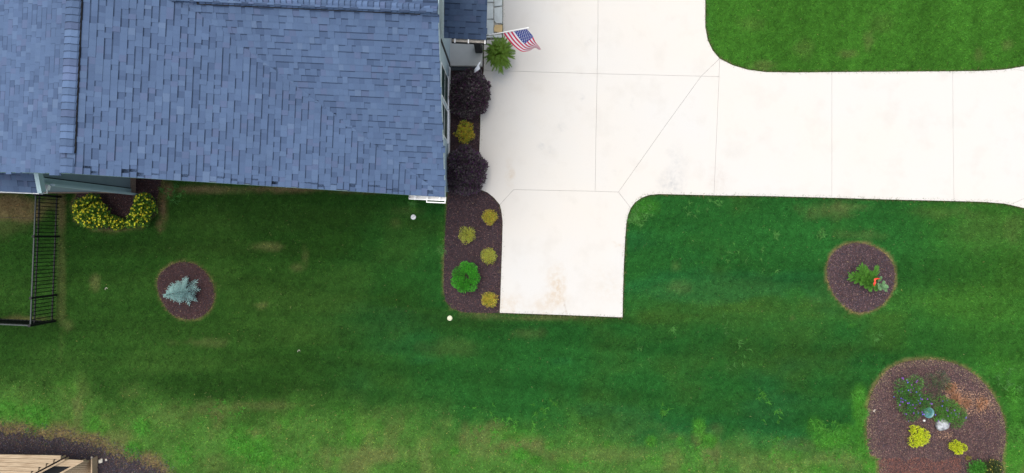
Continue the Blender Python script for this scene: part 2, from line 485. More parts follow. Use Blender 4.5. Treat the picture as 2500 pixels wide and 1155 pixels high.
# ------------------------------------------------------------------ lawn colour field (the grass's own colour: vigour, dryness, bare soil; plus some painted house shade)
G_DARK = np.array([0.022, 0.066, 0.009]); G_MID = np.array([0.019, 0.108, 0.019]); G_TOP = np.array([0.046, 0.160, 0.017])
G_LIGHT = np.array([0.078, 0.200, 0.034]); G_DRY = np.array([0.30, 0.235, 0.105]); G_LUSH = np.array([0.055, 0.225, 0.022]); G_SOIL = np.array([0.21, 0.145, 0.075])
PATCH = [  # u, v, ru, rv, kind, strength
    (655, 602, 34, 9, 'd', .55), (745, 625, 10, 26, 'd', .35), (728, 652, 18, 10, 'd', .4), (640, 745, 18, 8, 'd', .45), (233, 690, 12, 20, 'd', .5),
    (165, 795, 18, 16, 'd', .35), (398, 505, 13, 42, 's', 1.0), (412, 464, 16, 20, 's', 1.0), (388, 545, 10, 14, 's', .8), (520, 463, 90, 9, 's', .6), (690, 462, 70, 8, 's', .6), (470, 462, 60, 12, 's', .5), (560, 466, 60, 9, 'd', .5),
    (740, 460, 60, 8, 's', .6), (880, 466, 60, 7, 's', .55), (970, 545, 14, 14, 'd', .25), (1010, 505, 9, 22, 'l', .5), (1080, 590, 10, 30, 'l', .4), (990, 515, 40, 14, 'd', .2),
    (25, 500, 90, 24, 's', .8), (50, 528, 60, 14, 's', .7), (10, 550, 60, 30, 'd', .3), (150, 640, 10, 200, 'd', .4), (150, 500, 10, 60, 's', .5), (60, 780, 60, 8, 's', .4),
    (500, 836, 70, 10, 'd', .3), (640, 990, 90, 12, 'd', .3), (1100, 850, 70, 24, 'd', .13), (1290, 815, 40, 14, 'd', .2), (1180, 770, 60, 8, 'd', .4), (1300, 775, 150, 6, 's', .3),
    (1190, 1055, 60, 24, 'd', .55), (1270, 1080, 60, 20, 'd', .6), (1310, 1100, 20, 20, 's', .14), (900, 1110, 120, 20, 'd', .4), (850, 1140, 70, 16, 'd', .5), (1180, 1100, 70, 25, 'd', .35),
    (520, 1130, 30, 24, 's', .14), (370, 1135, 26, 26, 's', .6), (300, 1080, 40, 26, 'd', .7), (50, 1035, 70, 18, 'd', .6), (150, 1052, 50, 18, 's', .45), (230, 1075, 30, 14, 's', .5), (20, 1048, 40, 10, 's', .5), (200, 1070, 40, 18, 'd', .8), (100, 1055, 40, 14, 'd', .8), (240, 1085, 40, 16, 'd', .9), (20, 1050, 30, 12, 'd', .7), (190, 1000, 16, 40, 'd', .45),
    (620, 1060, 22, 14, 'd', .7), (640, 1105, 14, 14, 'd', .5), (530, 1000, 60, 20, 'd', .35), (410, 1015, 60, 30, 'd', .2),
    (1710, 1070, 22, 20, 'd', .4), (1750, 1050, 18, 14, 's', .14), (1650, 1066, 30, 8, 's', .14), (1730, 1110, 30, 40, 'd', .5), (1950, 1085, 60, 14, 's', .14), (1640, 1120, 30, 30, 'd', .45),
    (2060, 1120, 50, 25, 'd', .35), (1900, 1130, 90, 25, 'd', .3), (1470, 1110, 120, 20, 'd', .35),
    (600, 1085, 50, 34, 'l', .9), (640, 1110, 30, 30, 'l', .9), (700, 1130, 40, 20, 'l', .6), (325, 1100, 22, 30, 'l', .9), (80, 1015, 40, 26, 'l', .7), (100, 1035, 18, 14, 'l', .9), (20, 1000, 40, 30, 'l', .5), (350, 1040, 22, 24, 'l', .5), (450, 1110, 22, 30, 'l', .5), (345, 1050, 16, 26, 'l', .4),
    (1590, 1078, 12, 12, 'l', .9), (1660, 1072, 10, 10, 'l', .8), (1270, 1110, 22, 14, 'l', .9), (1305, 1125, 16, 10, 'l', .8), (1110, 1102, 10, 12, 'l', .8), (1250, 1060, 60, 18, 'l', .55), (1340, 1085, 12, 14, 'l', .5), (1480, 1085, 9, 10, 'l', .5), (1600, 1125, 24, 14, 'l', .6),
    (1705, 1045, 14, 24, 'l', .8), (1730, 1075, 18, 16, 'l', .95), (1700, 1115, 14, 22, 'l', .5), (2095, 970, 16, 30, 'l', .8), (2105, 1010, 18, 40, 'l', .9), (2030, 1075, 42, 26, 'l', .9), (2060, 1050, 40, 20, 'l', .6), (2105, 1095, 26, 28, 'l', .9), (1990, 1040, 22, 22, 'l', .5), (2130, 1140, 20, 20, 'l', .8), (1920, 1120, 50, 20, 'l', .4), (1990, 1145, 60, 16, 'l', .5),
    (1570, 505, 34, 26, 'l', .5), (1555, 530, 18, 24, 'l', .6), (2475, 960, 24, 40, 'l', .5), (2478, 1020, 16, 40, 'l', .5), (2480, 1110, 30, 50, 'l', .6), (2440, 900, 40, 20, 'l', .3),
    (2020, 515, 60, 20, 'd', .28), (2080, 505, 60, 10, 'd', .25), (2120, 100, 14, 26, 'd', .35), (2070, 132, 26, 10, 'd', .35), (2150, 55, 40, 30, 'd', .12), (2390, 130, 12, 18, 'd', .3), (1870, 160, 40, 12, 'd', .35), (2460, 110, 14, 12, 'd', .35), (1830, 60, 30, 20, 'd', .14), (1960, 115, 30, 24, 'd', .18),
    (1655, 700, 30, 16, 'd', .2), (1650, 650, 14, 14, 'd', .2), (1940, 720, 24, 16, 'l', .25), (1935, 775, 8, 6, 'd', .3), (2080, 795, 12, 8, 'l', .4), (2090, 575, 60, 12, 'd', .2),
    (2400, 560, 80, 50, 'd', .12), (2300, 520, 70, 16, 'd', .15), (2480, 560, 30, 40, 'd', .15), (2420, 870, 60, 30, 'l', .2),
]
def lawn_color(x, y):
    u, v = PX(x, y)
    n1 = fbm(x * 0.35, y * 0.55, 1); n2 = fbm(x * 0.12 + 5, y * 1.3, 11, 4); n3 = fbm(x * 2.2, y * 2.2, 21, 3); n4 = fbm(x * 7, y * 7, 31, 2)
    # vigour: the fence side grows darker, with some of the house's shade painted in, the street side brighter
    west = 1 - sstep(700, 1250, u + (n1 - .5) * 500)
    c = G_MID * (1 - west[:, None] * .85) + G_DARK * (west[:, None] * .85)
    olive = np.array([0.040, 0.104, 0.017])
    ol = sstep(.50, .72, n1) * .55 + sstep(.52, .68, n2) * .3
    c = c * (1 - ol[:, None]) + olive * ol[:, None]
    teal = sstep(.52, .70, fbm(x * .25 + 40, y * .7 + 9, 41)) * .35 * sstep(700, 1100, u) * (1 - sstep(1900, 2200, u))
    c = c * (1 - teal[:, None]) + np.array([0.013, 0.105, 0.034]) * teal[:, None]
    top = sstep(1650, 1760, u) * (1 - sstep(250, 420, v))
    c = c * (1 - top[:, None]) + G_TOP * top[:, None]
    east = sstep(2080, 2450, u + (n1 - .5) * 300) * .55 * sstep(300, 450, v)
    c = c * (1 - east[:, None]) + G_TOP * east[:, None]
    # mowing passes: long faint bands, turf leaning one way or the other
    band = (fbm(x * .10 + 3, (y + .045 * x + .25 * np.sin(x * .22)) * 2.1, 81, 3) - .5) * sstep(430, 620, v)
    band = band + .6 * (fbm((x) * 1.9, y * .12, 83, 3) - .5) * (1 - sstep(250, 420, v))
    c = c * (1 + .75 * band)[:, None]
    # rough uncut margin along the back
    b = np.interp(u, [-600, 0, 300, 600, 900, 1200, 1500, 1700, 2000, 2200, 3000], [930, 945, 965, 990, 1020, 1045, 1070, 1080, 1095, 1100, 1110])
    rough = sstep(-62, 75, v - b + (n3 - .5) * 70 + (n1 - .5) * 70)
    mixl = G_LIGHT * (0.75 + 0.5 * n3)[:, None]
    c = c * (1 - rough[:, None] * .82) + mixl * (rough[:, None] * .82)
    dr = rough * sstep(.54, .80, fbm(x * 1.6, y * 1.1, 51, 4)) * .22
    c = c * (1 - dr[:, None]) + G_DRY * .8 * dr[:, None]
    lu = rough * sstep(.60, .72, fbm(x * 1.3 + 30, y * .9, 61, 4)) * .55
    c = c * (1 - lu[:, None]) + G_LUSH * lu[:, None]
    for (pu, pv, ru, rv, k, s) in PATCH:
        d = np.sqrt(((u - pu) / ru) ** 2 + ((v - pv) / rv) ** 2)
        m = np.where(d < 2.2)[0]
        if len(m) == 0: continue
        w = (1 - sstep(.25, 1.45, d[m] + (n3[m] - .5) * 1.2 + (n4[m] - .5) * .5)) * s
        t = {'d': G_DRY * np.array([.55, .75, .6]), 's': G_SOIL, 'l': G_LUSH}[k]
        c[m] = c[m] * (1 - w[:, None]) + t * w[:, None]
    # worn, yellowed rim round every bed and along the cut edge of the paving
    for poly, wd, s in zip(BEDS, (.06, .08, .09, .11, .30, .12), (.45, .4, .85, .55, .9, .45)):
        x0 = min(p[0] for p in poly) - .7; x1 = max(p[0] for p in poly) + .7; y0 = min(p[1] for p in poly) - .7; y1 = max(p[1] for p in poly) + .7
        m = np.where((x > x0) & (x < x1) & (y > y0) & (y < y1))[0]
        if len(m) == 0: continue
        d = dist_poly(x[m], y[m], poly)
        w = (1 - sstep(.15 * wd, wd, d + (n3[m] - .5) * wd * 1.3)) * s * (.6 + .6 * n4[m])
        c[m] = c[m] * (1 - w[:, None]) + (G_DRY * .85) * w[:, None]
    m = np.where((u > 1150) & (v > 0) & (v < 820))[0]
    if len(m):
        d = dist_poly(x[m], y[m], DRIVE_W)
        w = (1 - sstep(.0, .05, d)) * .5
        c[m] = c[m] * (1 - w[:, None]) + np.array([.07, .06, .03]) * w[:, None]
    n5 = vnoise(x * 17, y * 17, 35)
    c = c * ((0.80 + 0.40 * n4) * (.80 + .40 * n5))[:, None]
    return np.clip(c, 0.002, 1)

def build_lawn():
    xs = np.concatenate([[-400, -120, -60], np.arange(-40, -18.01, .4), np.arange(-18, 18.001, 0.1), np.arange(18.4, 40, .4), [60, 120, 400]])
    ys = np.concatenate([[-400, -120, -60], np.arange(-30, -9.01, .4), np.arange(-9, 9.001, 0.1), np.arange(9.4, 30, .4), [60, 120, 400]])
    X, Y = np.meshgrid(xs, ys)
    nx, ny = len(xs), len(ys)
    z = np.zeros_like(X)
    V = np.stack([X.ravel(), Y.ravel(), z.ravel()], 1)
    i = np.arange(nx - 1)[None, :] + nx * np.arange(ny - 1)[:, None]
    Fq = np.stack([i, i + 1, i + 1 + nx, i + nx], -1).reshape(-1, 4)
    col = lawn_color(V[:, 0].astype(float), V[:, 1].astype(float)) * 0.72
    me = mesh_np("lawn", V, Fq, col)
    o = link("lawn", me, M['lawn'])
    tag(o, "closely mown green lawn with dry patches around the house and drive", kind="structure")
build_lawn()

def lawn_mask(x, y, margin=0.0):
    ok = ~in_poly(x, y, DRIVE_W)
    for b in BEDS: ok &= ~in_poly(x, y, b)
    ok &= ~in_poly(x, y, HOUSE_FOOT)
    return ok

def blades(name, x, y, hgt, wid, lean, col, mat, label, tipc=1.25):
    n = len(x)
    a = rng.random(n) * 2 * math.pi
    dx, dy = np.cos(a), np.sin(a)
    b = rng.random(n) * 2 * math.pi
    w = wid * (.7 + .6 * rng.random(n)) / 2
    h = hgt * (.6 + .8 * rng.random(n)); ln = lean * h * (.3 + 1.4 * rng.random(n))
    p0 = np.stack([x - dy * w, y + dx * w, np.zeros(n)], 1)
    p1 = np.stack([x + dy * w, y - dx * w, np.zeros(n)], 1)
    p2 = np.stack([x + dx * ln * 1.0, y + dy * ln * 1.0, h], 1)
    V = np.stack([p0, p1, p2], 1).reshape(-1, 3)
    Fc = np.arange(3 * n).reshape(-1, 3)
    j = (0.62 + .76 * rng.random(n))[:, None]
    cc = np.stack([col * j * .8, col * j * .8, col * j * tipc], 1).reshape(-1, 3)
    o = link(name, mesh_np(name, V, Fc, cc), mat)
    tag(o, label, kind="stuff")
    return o

def build_grass():
    n = 620000
    x = rng.uniform(-15.6, 15.6, n); y = rng.uniform(-7.4, 7.4, n)
    ok = lawn_mask(x, y); x, y = x[ok], y[ok]
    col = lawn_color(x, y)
    # sparser where bare
    keep = rng.random(len(x)) < np.clip(1.25 - col[:, 0] * 2.2, .25, 1)
    x, y, col = x[keep], y[keep], col[keep]
    u, v = PX(x, y)
    b = np.interp(u, [-600, 0, 300, 600, 900, 1200, 1500, 1700, 2000, 2200, 3000], [930, 945, 965, 990, 1020, 1045, 1070, 1080, 1095, 1100, 1110])
    pr = .004 + .06 * sstep(-70, 40, v - b) * (.3 + 1.2 * fbm(x * 2.5, y * 2.5, 95, 3))
    st = rng.random(len(x)) < pr
    col[st] = np.array([.19, .20, .08]) * (.5 + .8 * rng.random(st.sum()))[:, None]
    lm = rng.random(len(x)) < .10 + .15 * sstep(-70, 40, v - b)
    col[lm] = col[lm] * np.array([1.9, 1.5, 1.2])
    dk = rng.random(len(x)) < .22
    col[dk] = col[dk] * .45
    blades("grass", x, y, .032, .013, 1.0, col * 1.30, M['blade'], "short mown grass blades of the lawn, dark green with paler tips")
    # coarse weeds: bright rosettes and longer blades
    cl = [(1560, 515, 36, 34), (1545, 530, 14, 20), (2095, 965, 14, 10), (2105, 1010, 16, 40), (2030, 1075, 44, 50), (2105, 1095, 24, 40), (1990, 1040, 20, 16), (600, 1085, 46, 50), (640, 1110, 28, 30), (325, 1100, 20, 26),
          (90, 1020, 36, 34), (20, 1005, 30, 16), (1270, 1110, 20, 14), (1305, 1125, 14, 10), (1250, 1060, 60, 22), (1590, 1078, 10, 8), (1705, 1045, 12, 14), (1730, 1078, 16, 18), (1110, 1102, 8, 6), (2480, 1050, 20, 60),
          (350, 1040, 20, 16), (450, 1110, 26, 16), (700, 1130, 40, 16), (1800, 870, 40, 8), (1780, 790, 30, 6), (1850, 640, 60, 5), (2005, 570, 12, 10), (1890, 575, 10, 6), (1740, 500, 22, 8), (1690, 510, 20, 6), (2186, 712, 5, 3),
          (1800, 620, 30, 5), (2140, 825, 10, 6), (1640, 800, 10, 3), (1560, 870, 30, 4), (1620, 1000, 14, 8), (1330, 1000, 30, 12), (1200, 1030, 60, 16), (1430, 1125, 20, 8), (1920, 1110, 50, 20), (2440, 910, 30, 10), (2470, 960, 24, 24),
          (400, 470, 8, 4), (430, 475, 20, 14), (1008, 500, 5, 8), (1080, 610, 10, 14), (1860, 960, 16, 8), (1880, 1010, 30, 8), (540, 1020, 60, 20), (1700, 1125, 40, 20), (2100, 1140, 50, 20)]
    bx, by, bh, bw, bl = [], [], [], [], []
    for (cu, cv, r, k) in cl:
        for _ in range(k):
            a = random.random() * 6.283; q = math.sqrt(random.random())
            X, Y, _z = P(cu + math.cos(a) * q * r, cv + math.sin(a) * q * r)
            m = random.randint(7, 13)
            for i in range(m):
                bx.append(X + random.gauss(0, .012)); by.append(Y + random.gauss(0, .012))
    bx = np.array(bx); by = np.array(by)
    ok = lawn_mask(bx, by); bx, by = bx[ok], by[ok]
    c = np.tile(np.array([[0.070, 0.255, 0.03]]), (len(bx), 1)) * (.65 + .7 * vnoise(bx * 6, by * 6, 77))[:, None]
    uu, vv = PX(bx, by)
    sub = (vv < 950)
    c[sub] = c[sub] * .55 + np.array([0.035, 0.08, 0.03])
    blades("crabgrass", bx, by, .055, .016, 1.5, c, M['blade'], "coarse bright green crabgrass tufts growing through the lawn", 1.3)
build_grass()

# ------------------------------------------------------------------ mulch beds
def ear_mesh(name, pts, z, T=None, col=(0.05, 0.035, 0.04)):
    me = bpy.data.meshes.new(name)
    import bmesh
    bm = bmesh.new()
    vs = [bm.verts.new((p[0], p[1], z)) for p in pts]
    f = bm.faces.new(vs)
    bmesh.ops.recalc_face_normals(bm, faces=[f])
    if f.normal.z < 0: f.normal_flip()
    bmesh.ops.triangulate(bm, faces=bm.faces[:])
    bm.to_mesh(me); bm.free()
    a = me.color_attributes.new("Col", 'FLOAT_COLOR', 'POINT')
    c = np.ones((len(me.vertices), 4), dtype=np.float32); c[:, :3] = col
    a.data.foreach_set("color", c.ravel())
    return me

MUL_D = np.array([0.063, 0.040, 0.043]); MUL_R = np.array([0.10, 0.052, 0.048]); MUL_B = np.array([0.036, 0.034, 0.045]); MUL_T = np.array([0.25, 0.18, 0.12])

def chips(poly, dens, palette, label, size=.032, hmax=.03, extra=None, rim=None):
    xs = [p[0] for p in poly]; ys = [p[1] for p in poly]
    x0, x1, y0, y1 = max(min(xs), -15.8), min(max(xs), 15.8), max(min(ys), -7.6), min(max(ys), 7.6)
    n = int((x1 - x0) * (y1 - y0) * dens)
    x = rng.uniform(x0, x1, n); y = rng.uniform(y0, y1, n)
    ok = in_poly(x, y, poly)
    if rim: ok |= (dist_poly(x, y, poly) < rim * rng.random(n) ** 1.5)
    ok &= ~in_poly(x, y, HOUSE_FOOT) & ~in_poly(x, y, DRIVE_W)
    x, y = x[ok], y[ok]; n = len(x)
    a = rng.random(n) * 6.283; L = size * (.4 + 1.1 * rng.random(n)) / 2; w = L * (.25 + .3 * rng.random(n))
    tilt = rng.normal(0, .35, n); z = .014 + hmax * rng.random(n) ** 1.5
    dx, dy = np.cos(a), np.sin(a)
    zt = np.abs(np.sin(tilt) * L)
    p0 = np.stack([x - dx * L, y - dy * L, z - zt * .3], 1)
    p1 = np.stack([x - dy * w, y + dx * w, z], 1)
    p2 = np.stack([x + dx * L, y + dy * L, z + zt], 1)
    p3 = np.stack([x + dy * w, y - dx * w, z + .3 * w], 1)
    V = np.stack([p0, p3, p2, p1], 1).reshape(-1, 3)
    Fc = np.arange(4 * n).reshape(-1, 4)
    pal = np.array([p[0] for p in palette]); pr = np.array([p[1] for p in palette], float); pr /= pr.sum()
    c = pal[rng.choice(len(pal), n, p=pr)]
    big = fbm(x * 1.2, y * 1.2, 91, 3)
    c = c * (.65 + .7 * rng.random(n) * (.6 + .8 * big))[:, None]
    if extra is not None: c = extra(x, y, c)
    cc = np.repeat(c, 4, axis=0)
    o = link("bark_chips", mesh_np("bark_chips", V, Fc, cc), M['chip'])
    tag(o, label, kind="stuff")

pal1 = [(MUL_D, 5), (MUL_R, 2), (MUL_B, 3), (MUL_D * 2.2, 1.2), (MUL_T, .15)]
pal2 = [(MUL_R * .8, 5), (MUL_D, 4), (MUL_B, 2), (MUL_D * 2, .8), (MUL_T, .12)]
pal3 = [(MUL_D * 1.25, 5), (MUL_R * 1.1, 2), (MUL_B * 1.5, 3), (MUL_D * 3, 2), (MUL_T, .25)]
pal4 = [(MUL_D * np.array([1.7, 1.65, 1.6]), 4), (MUL_R * 1.6, 3), (MUL_B * 1.3, 2), (MUL_D * np.array([3.6, 3.6, 3.0]), 1.6), (MUL_T, .8)]
pal5 = [(MUL_B, 5), (MUL_D, 4), (MUL_R, 1), (MUL_B * 3, 1.2), (MUL_T, .2)]

def bed(poly, z, label, col):
    o = link("mulch_bed", ear_mesh("mulch_bed", poly, z, col=col), M['soil'])
    tag(o, label, kind="structure")
bed(BEDS[0], .010, "long mulch bed between the house wall, the driveway and the parking pad", (.045, .03, .036))
bed(BEDS[1], .010, "oval mulch bed round the blue spruce", (.05, .028, .03))
bed(BEDS[2], .010, "round mulch bed with the ribboned evergreen in the right lawn", (.06, .04, .045))
bed(BEDS[3], .010, "large rounded mulch bed with purple flowers in the lower right corner", (.07, .045, .045))
bed(BEDS[4], .010, "dark mulch strip round the wooden deck", (.04, .034, .04))
bed(BEDS[5], .010, "mulch bed against the wing wall behind the yellow flowering bushes", (.04, .022, .024))

def big_extra(x, y, c):
    u, v = PX(x, y)
    def blob(cu, cv, ru, rv): return 1 - sstep(.3, 1.3, np.sqrt(((u - cu) / ru) ** 2 + ((v - cv) / rv) ** 2) + (fbm(x * 3, y * 3, 71, 3) - .5) * 1.6)
    w = np.maximum.reduce([blob(2370, 985, 52, 30) , blob(2330, 955, 26, 20), blob(2400, 985, 34, 34), blob(2305, 1062, 18, 10), blob(2410, 1035, 16, 12) * .4])
    r = rng.random(len(x)) < w * .65
    c[r] = np.array([0.46, 0.28, 0.185]) * (.4 + .9 * rng.random(r.sum()))[:, None]
    red = (v > 1122 + (fbm(x * 4, y * 4, 72, 2) - .5) * 24) & (u > 2140) & (u < 2345)
    rr = red & (rng.random(len(x)) < .85)
    c[rr] = np.array([0.20, 0.085, 0.065]) * (.6 + .8 * rng.random(rr.sum()))[:, None]
    d = dist_poly(x, y, BEDS[3])
    e = (d < .32) & (rng.random(len(x)) < .5 * (1 - d / .32))
    c[e] = np.array([0.27, 0.20, 0.13]) * (.5 + .8 * rng.random(e.sum()))[:, None]
    return c
chips(BEDS[0], 3200, pal1, "dark brown shredded mulch in the long bed beside the driveway")
chips(BEDS[1], 3200, pal2, "reddish brown mulch chips under the blue spruce")
chips(BEDS[2], 3200, pal3, "purple brown mulch chips in the round lawn bed")
chips(BEDS[3], 2400, pal4, "brown mulch and dry tan litter in the large corner bed", extra=big_extra)
chips(BEDS[4], 2400, pal5, "blackish mulch chips around the wooden deck", rim=.42)
chips(BEDS[5], 2800, pal2, "reddish mulch behind the yellow flowering bushes")

# ragged dry grass hanging over the bed rims
def rim_grass():
    X, Y = [], []
    for poly, step, sp in zip(BEDS, (.02, .008, .006, .008, .004, .02), (.02, .02, .018, .035, .16, .03)):
        for i in range(len(poly)):
            x0, y0 = poly[i]; x1, y1 = poly[(i + 1) % len(poly)]
            L = math.hypot(x1 - x0, y1 - y0)
            if max(abs(x0), abs(x1)) > 16 or max(abs(y0), abs(y1)) > 7.8: continue
            for k in range(int(L / step)):
                t = random.random()
                X.append(x0 + (x1 - x0) * t + random.gauss(0, sp)); Y.append(y0 + (y1 - y0) * t + random.gauss(0, sp))
    X = np.array(X); Y = np.array(Y)
    ok = ~in_poly(X, Y, HOUSE_FOOT) & (dist_poly(X, Y, DRIVE_W) > .06) & ~in_poly(X, Y, DRIVE_W)
    X, Y = X[ok], Y[ok]
    c = np.tile(np.array([[0.30, 0.21, 0.10]]), (len(X), 1)) * (.4 + .9 * vnoise(X * 3, Y * 3, 5))[:, None]
    g = rng.random(len(X)) < .3
    c[g] = np.array([0.06, 0.13, 0.03])
    blades("dry_grass", X, Y, .035, .014, 1.4, c, M['blade'], "dry straw coloured grass along the edges of the mulch beds", 1.2)
rim_grass()
def edge_grass():
    X, Y = [], []
    for i in range(len(DRIVE_W)):
        x0, y0 = DRIVE_W[i]; x1, y1 = DRIVE_W[(i + 1) % len(DRIVE_W)]
        L = math.hypot(x1 - x0, y1 - y0); nx, ny = (y1 - y0) / (L + 1e-9), -(x1 - x0) / (L + 1e-9)
        for k in range(int(L / .006)):
            t = random.random(); q = abs(random.gauss(0, .02)) * (.4 + 1.2 * vnoise(np.array([x0 * 3 + t * L * 3]), np.array([y0 * 3]), 3)[0])
            X.append(x0 + (x1 - x0) * t + nx * (q - .012)); Y.append(y0 + (y1 - y0) * t + ny * (q - .012))
    X = np.array(X); Y = np.array(Y)
    ok = (np.abs(X) < 15.6) & (np.abs(Y) < 7.4) & ~in_poly(X, Y, HOUSE_FOOT) & ~in_poly(X, Y, BEDS[0])
    # keep the ones that stand in the lawn or just at the kerb line
    ok &= ~in_poly(X, Y, DRIVE_W) | (dist_poly(X, Y, DRIVE_W) < .012)
    X, Y = X[ok], Y[ok]
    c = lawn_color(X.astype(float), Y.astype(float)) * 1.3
    g = rng.random(len(X)) < .22; c[g] = np.array([.22, .18, .08])
    blades("edge_grass", X, Y, .06, .013, .9, c, M['blade'], "longer grass blades hanging over the cut edge of the driveway", 1.2)
edge_grass()

# ------------------------------------------------------------------ driveway: a dark base with one slab object per cast panel
def clean(pts):
    out = []
    for p in pts:
        if not out or math.hypot(p[0] - out[-1][0], p[1] - out[-1][1]) > 1e-4: out.append(p)
    return out
def inset(pts, d):
    """pts counter-clockwise; positive d shrinks"""
    n = len(pts); out = []
    A = sum(pts[i][0] * pts[(i + 1) % n][1] - pts[(i + 1) % n][0] * pts[i][1] for i in range(n))
    if A < 0: pts = pts[::-1]
    for i in range(n):
        p0 = Vector(pts[i - 1]); p1 = Vector(pts[i]); p2 = Vector(pts[(i + 1) % n])
        a = (p1 - p0).normalized(); b = (p2 - p1).normalized()
        na = Vector((-a.y, a.x)); nb = Vector((-b.y, b.x))
        m = (na + nb)
        if m.length < 1e-5: m = na
        m.normalize()
        k = d / max(.35, m.dot(na))
        out.append((p1.x + m.x * k, p1.y + m.y * k))
    return out
ZC = 0.04
drive = link("driveway", ear_mesh("driveway", inset(W2(DRIVE), -0.022), .006, col=(.035, .028, .02)), M['soil'])
tag(drive, "pale concrete driveway with square parking pad and curved corners", kind="structure")
def D(a, b): return DRIVE[DRIVE.index(a):DRIVE.index(b) + 1]
SL = [
    [(1228, -890), (1228, 96), (1181, 97), (1181, 172), (1458, 180), (1460, 60), (1461, -890)],
    [(1461, -890), (1460, 60), (1458, 180), (1712, 186)] + [(1757, 143)] + DRIVE[DRIVE.index((1740, 123)):-1] + [(1722, -890)],
    [(1712, 186), (1757, 143), (1755.5, 187)],
    D((1181, 172), (1206, 483)) + [(1220, 500), (1254, 463), (1453, 467), (1455, 330), (1458, 180)],
    [(1458, 180), (1455, 330), (1453, 467), (1510, 469), (1625, 306), (1712, 186)],
    [(1712, 186), (1625, 306), (1510, 469), (1540, 508)] + D((1551, 494), (1743, 477)) + [(1749, 340), (1755.5, 187)],
    [(1220, 500)] + D((1224, 516), (1533, 526)) + [(1540, 508), (1510, 469), (1453, 467), (1254, 463)],
    [(1757, 143), (1755.5, 187), (1749, 340), (1743, 477)] + D((1880, 479), (2031, 483)) + [(2031, 330)] + D((2031, 176), (1788, 159)),
    [(2031, 483)] + D((2200, 488), (2329, 491)) + [(2327, 330)] + D((2326, 174), (2180, 175)) + [(2031, 176), (2031, 330)],
    [(2329, 491)] + D((2400, 493), (2450, 497)) + [(2466, 500), (2520, 476), (2560, 330), (2520, 178), (2470, 167)] + D((2450, 170), (2400, 173)) + [(2326, 174), (2327, 330)],
    [(2466, 500)] + D((2500, 508), (2500, 162)) + [(2470, 167), (2520, 178), (2560, 330), (2520, 476)],
]
CRACK = None
for pts in SL:
    w = inset(clean(W2(pts, ZC)), .003)
    mb = MB().prism(w, .012, ZC)
    o = mb.build("slab", M['concrete'], drive)
    import bmesh
    bm = bmesh.new(); bm.from_mesh(o.data)
    bmesh.ops.triangulate(bm, faces=[f for f in bm.faces if len(f.verts) > 4])
    bm.to_mesh(o.data); bm.free()

# concrete porch floor, its step, and the flagstone strip
porch_poly = [P(1090, 163.5), P(1178, 163.5), P(1180, -200), P(1090, -200)]
mb = MB(); mb.prism([p[:2] for p in porch_poly], .0, .16)
M['porch_concrete'] = mat_plain("porch_concrete", (0.62, 0.61, 0.58), 0.85, var=0.08, scale=2.5)
o = bevel(mb.build("porch_floor", M['porch_concrete']), .008); tag(o, "concrete porch floor beside the front wall", kind="structure")
mb = MB(); mb.prism([P(1100, 173)[:2], P(1172, 173)[:2], P(1172, 164.5)[:2], P(1100, 164.5)[:2]], .0, .07)
M['step_grey_shaded'] = mat_plain("step_grey_shaded", (0.06, 0.07, 0.08), 0.85, var=0.1, scale=5)  # riser's shadow taken into the step's dark grey
o = mb.build("porch_step", M['step_grey_shaded']); tag(o, "dark grey step edge below the porch floor", kind="structure")
walk = link("stone_walkway", ear_mesh("stone_walkway", [P(1182, -300)[:2], P(1182, 95)[:2], P(1227.2, 94.5)[:2], P(1227.2, -300)[:2]], .016, col=(.46, .46, .43)), M['soil'])
tag(walk, "strip of pale flagstones between porch and driveway", kind="structure")
def mat_stone(name, c): return mat_plain(name, c, 0.8, var=0.14, scale=7, bump=0.25)
ST = [mat_stone("flagstone_pale", (0.56, 0.60, 0.59)), mat_stone("flagstone_grey", (0.52, 0.57, 0.57)), mat_stone("flagstone_tan", (0.62, 0.45, 0.22))]
def stone(pts, m, lab=None):
    w = inset([P(u, v, .07)[:2] for (u, v) in pts], .006)
    o = bevel(MB().prism(w, .017, .07 + random.uniform(-.004, .004)).build("stone", m, walk), .008)
    if lab: o["label"] = lab
for (a, b) in ((-180, -120), (-120, -60), (-60, 6), (6, 47), (47, 86)):
    stone([(1183, b), (1183, a), (1205, a + 1), (1205, b - 1)], ST[random.randint(0, 1)])
stone([(1206, 16), (1206, -45), (1227, -45), (1227, 14)], ST[0])
stone([(1206, 19), (1227, 15), (1227, 58), (1211, 57), (1206, 50)], ST[0])
stone([(1209, 60), (1227, 60), (1227, 76), (1222, 80), (1206, 78), (1205, 68)], ST[2], "ochre flagstone")
stone([(1206, -48), (1206, -110), (1227, -110), (1227, -48)], ST[1])
stone([(1206, -113), (1206, -180), (1227, -180), (1227, -113)], ST[0])
stone([(1186, 92), (1186, 88), (1225, 83), (1226, 92)], ST[0])

# ------------------------------------------------------------------ house
house = empty("house", HL(-5, 3.5, 0), "large house with blue grey shingle roof, valley and two ridge vents", "house")
hinv = Matrix.Translation(house.location).inverted()
def hpart(name, mb, mat, parent=None, label=None):
    """mesh in world coordinates, parented below the house"""
    me = mb.mesh(name) if isinstance(mb, MB) else mb
    o = link(name, me, mat)
    o.parent = parent or house
    o.matrix_parent_inverse = hinv
    if label: o["label"] = label
    return o
ZE = 3.5; TA = 0.36; TB = 0.527; RA = 7.55; RB = 3.94
def zA(u): return ZE + TA * (-u)
def zB(v): return ZE + TB * v
UV_ = -RB * TB / TA                     # where the cross ridge meets the main slope
def ue(v): return -0.035 * v            # right rake is not quite square to the ridge
zr1 = zA(-RA); zr2 = zB(RB)
deck = MB()
deck.quad_slab([HL(0, 0, ZE), HL(UV_, RB, zr2), HL(ue(2 * RB), 2 * RB, ZE), HL(-RA, 2 * RB, zr1), HL(-RA, 0, zr1)][::1], .10) if False else None
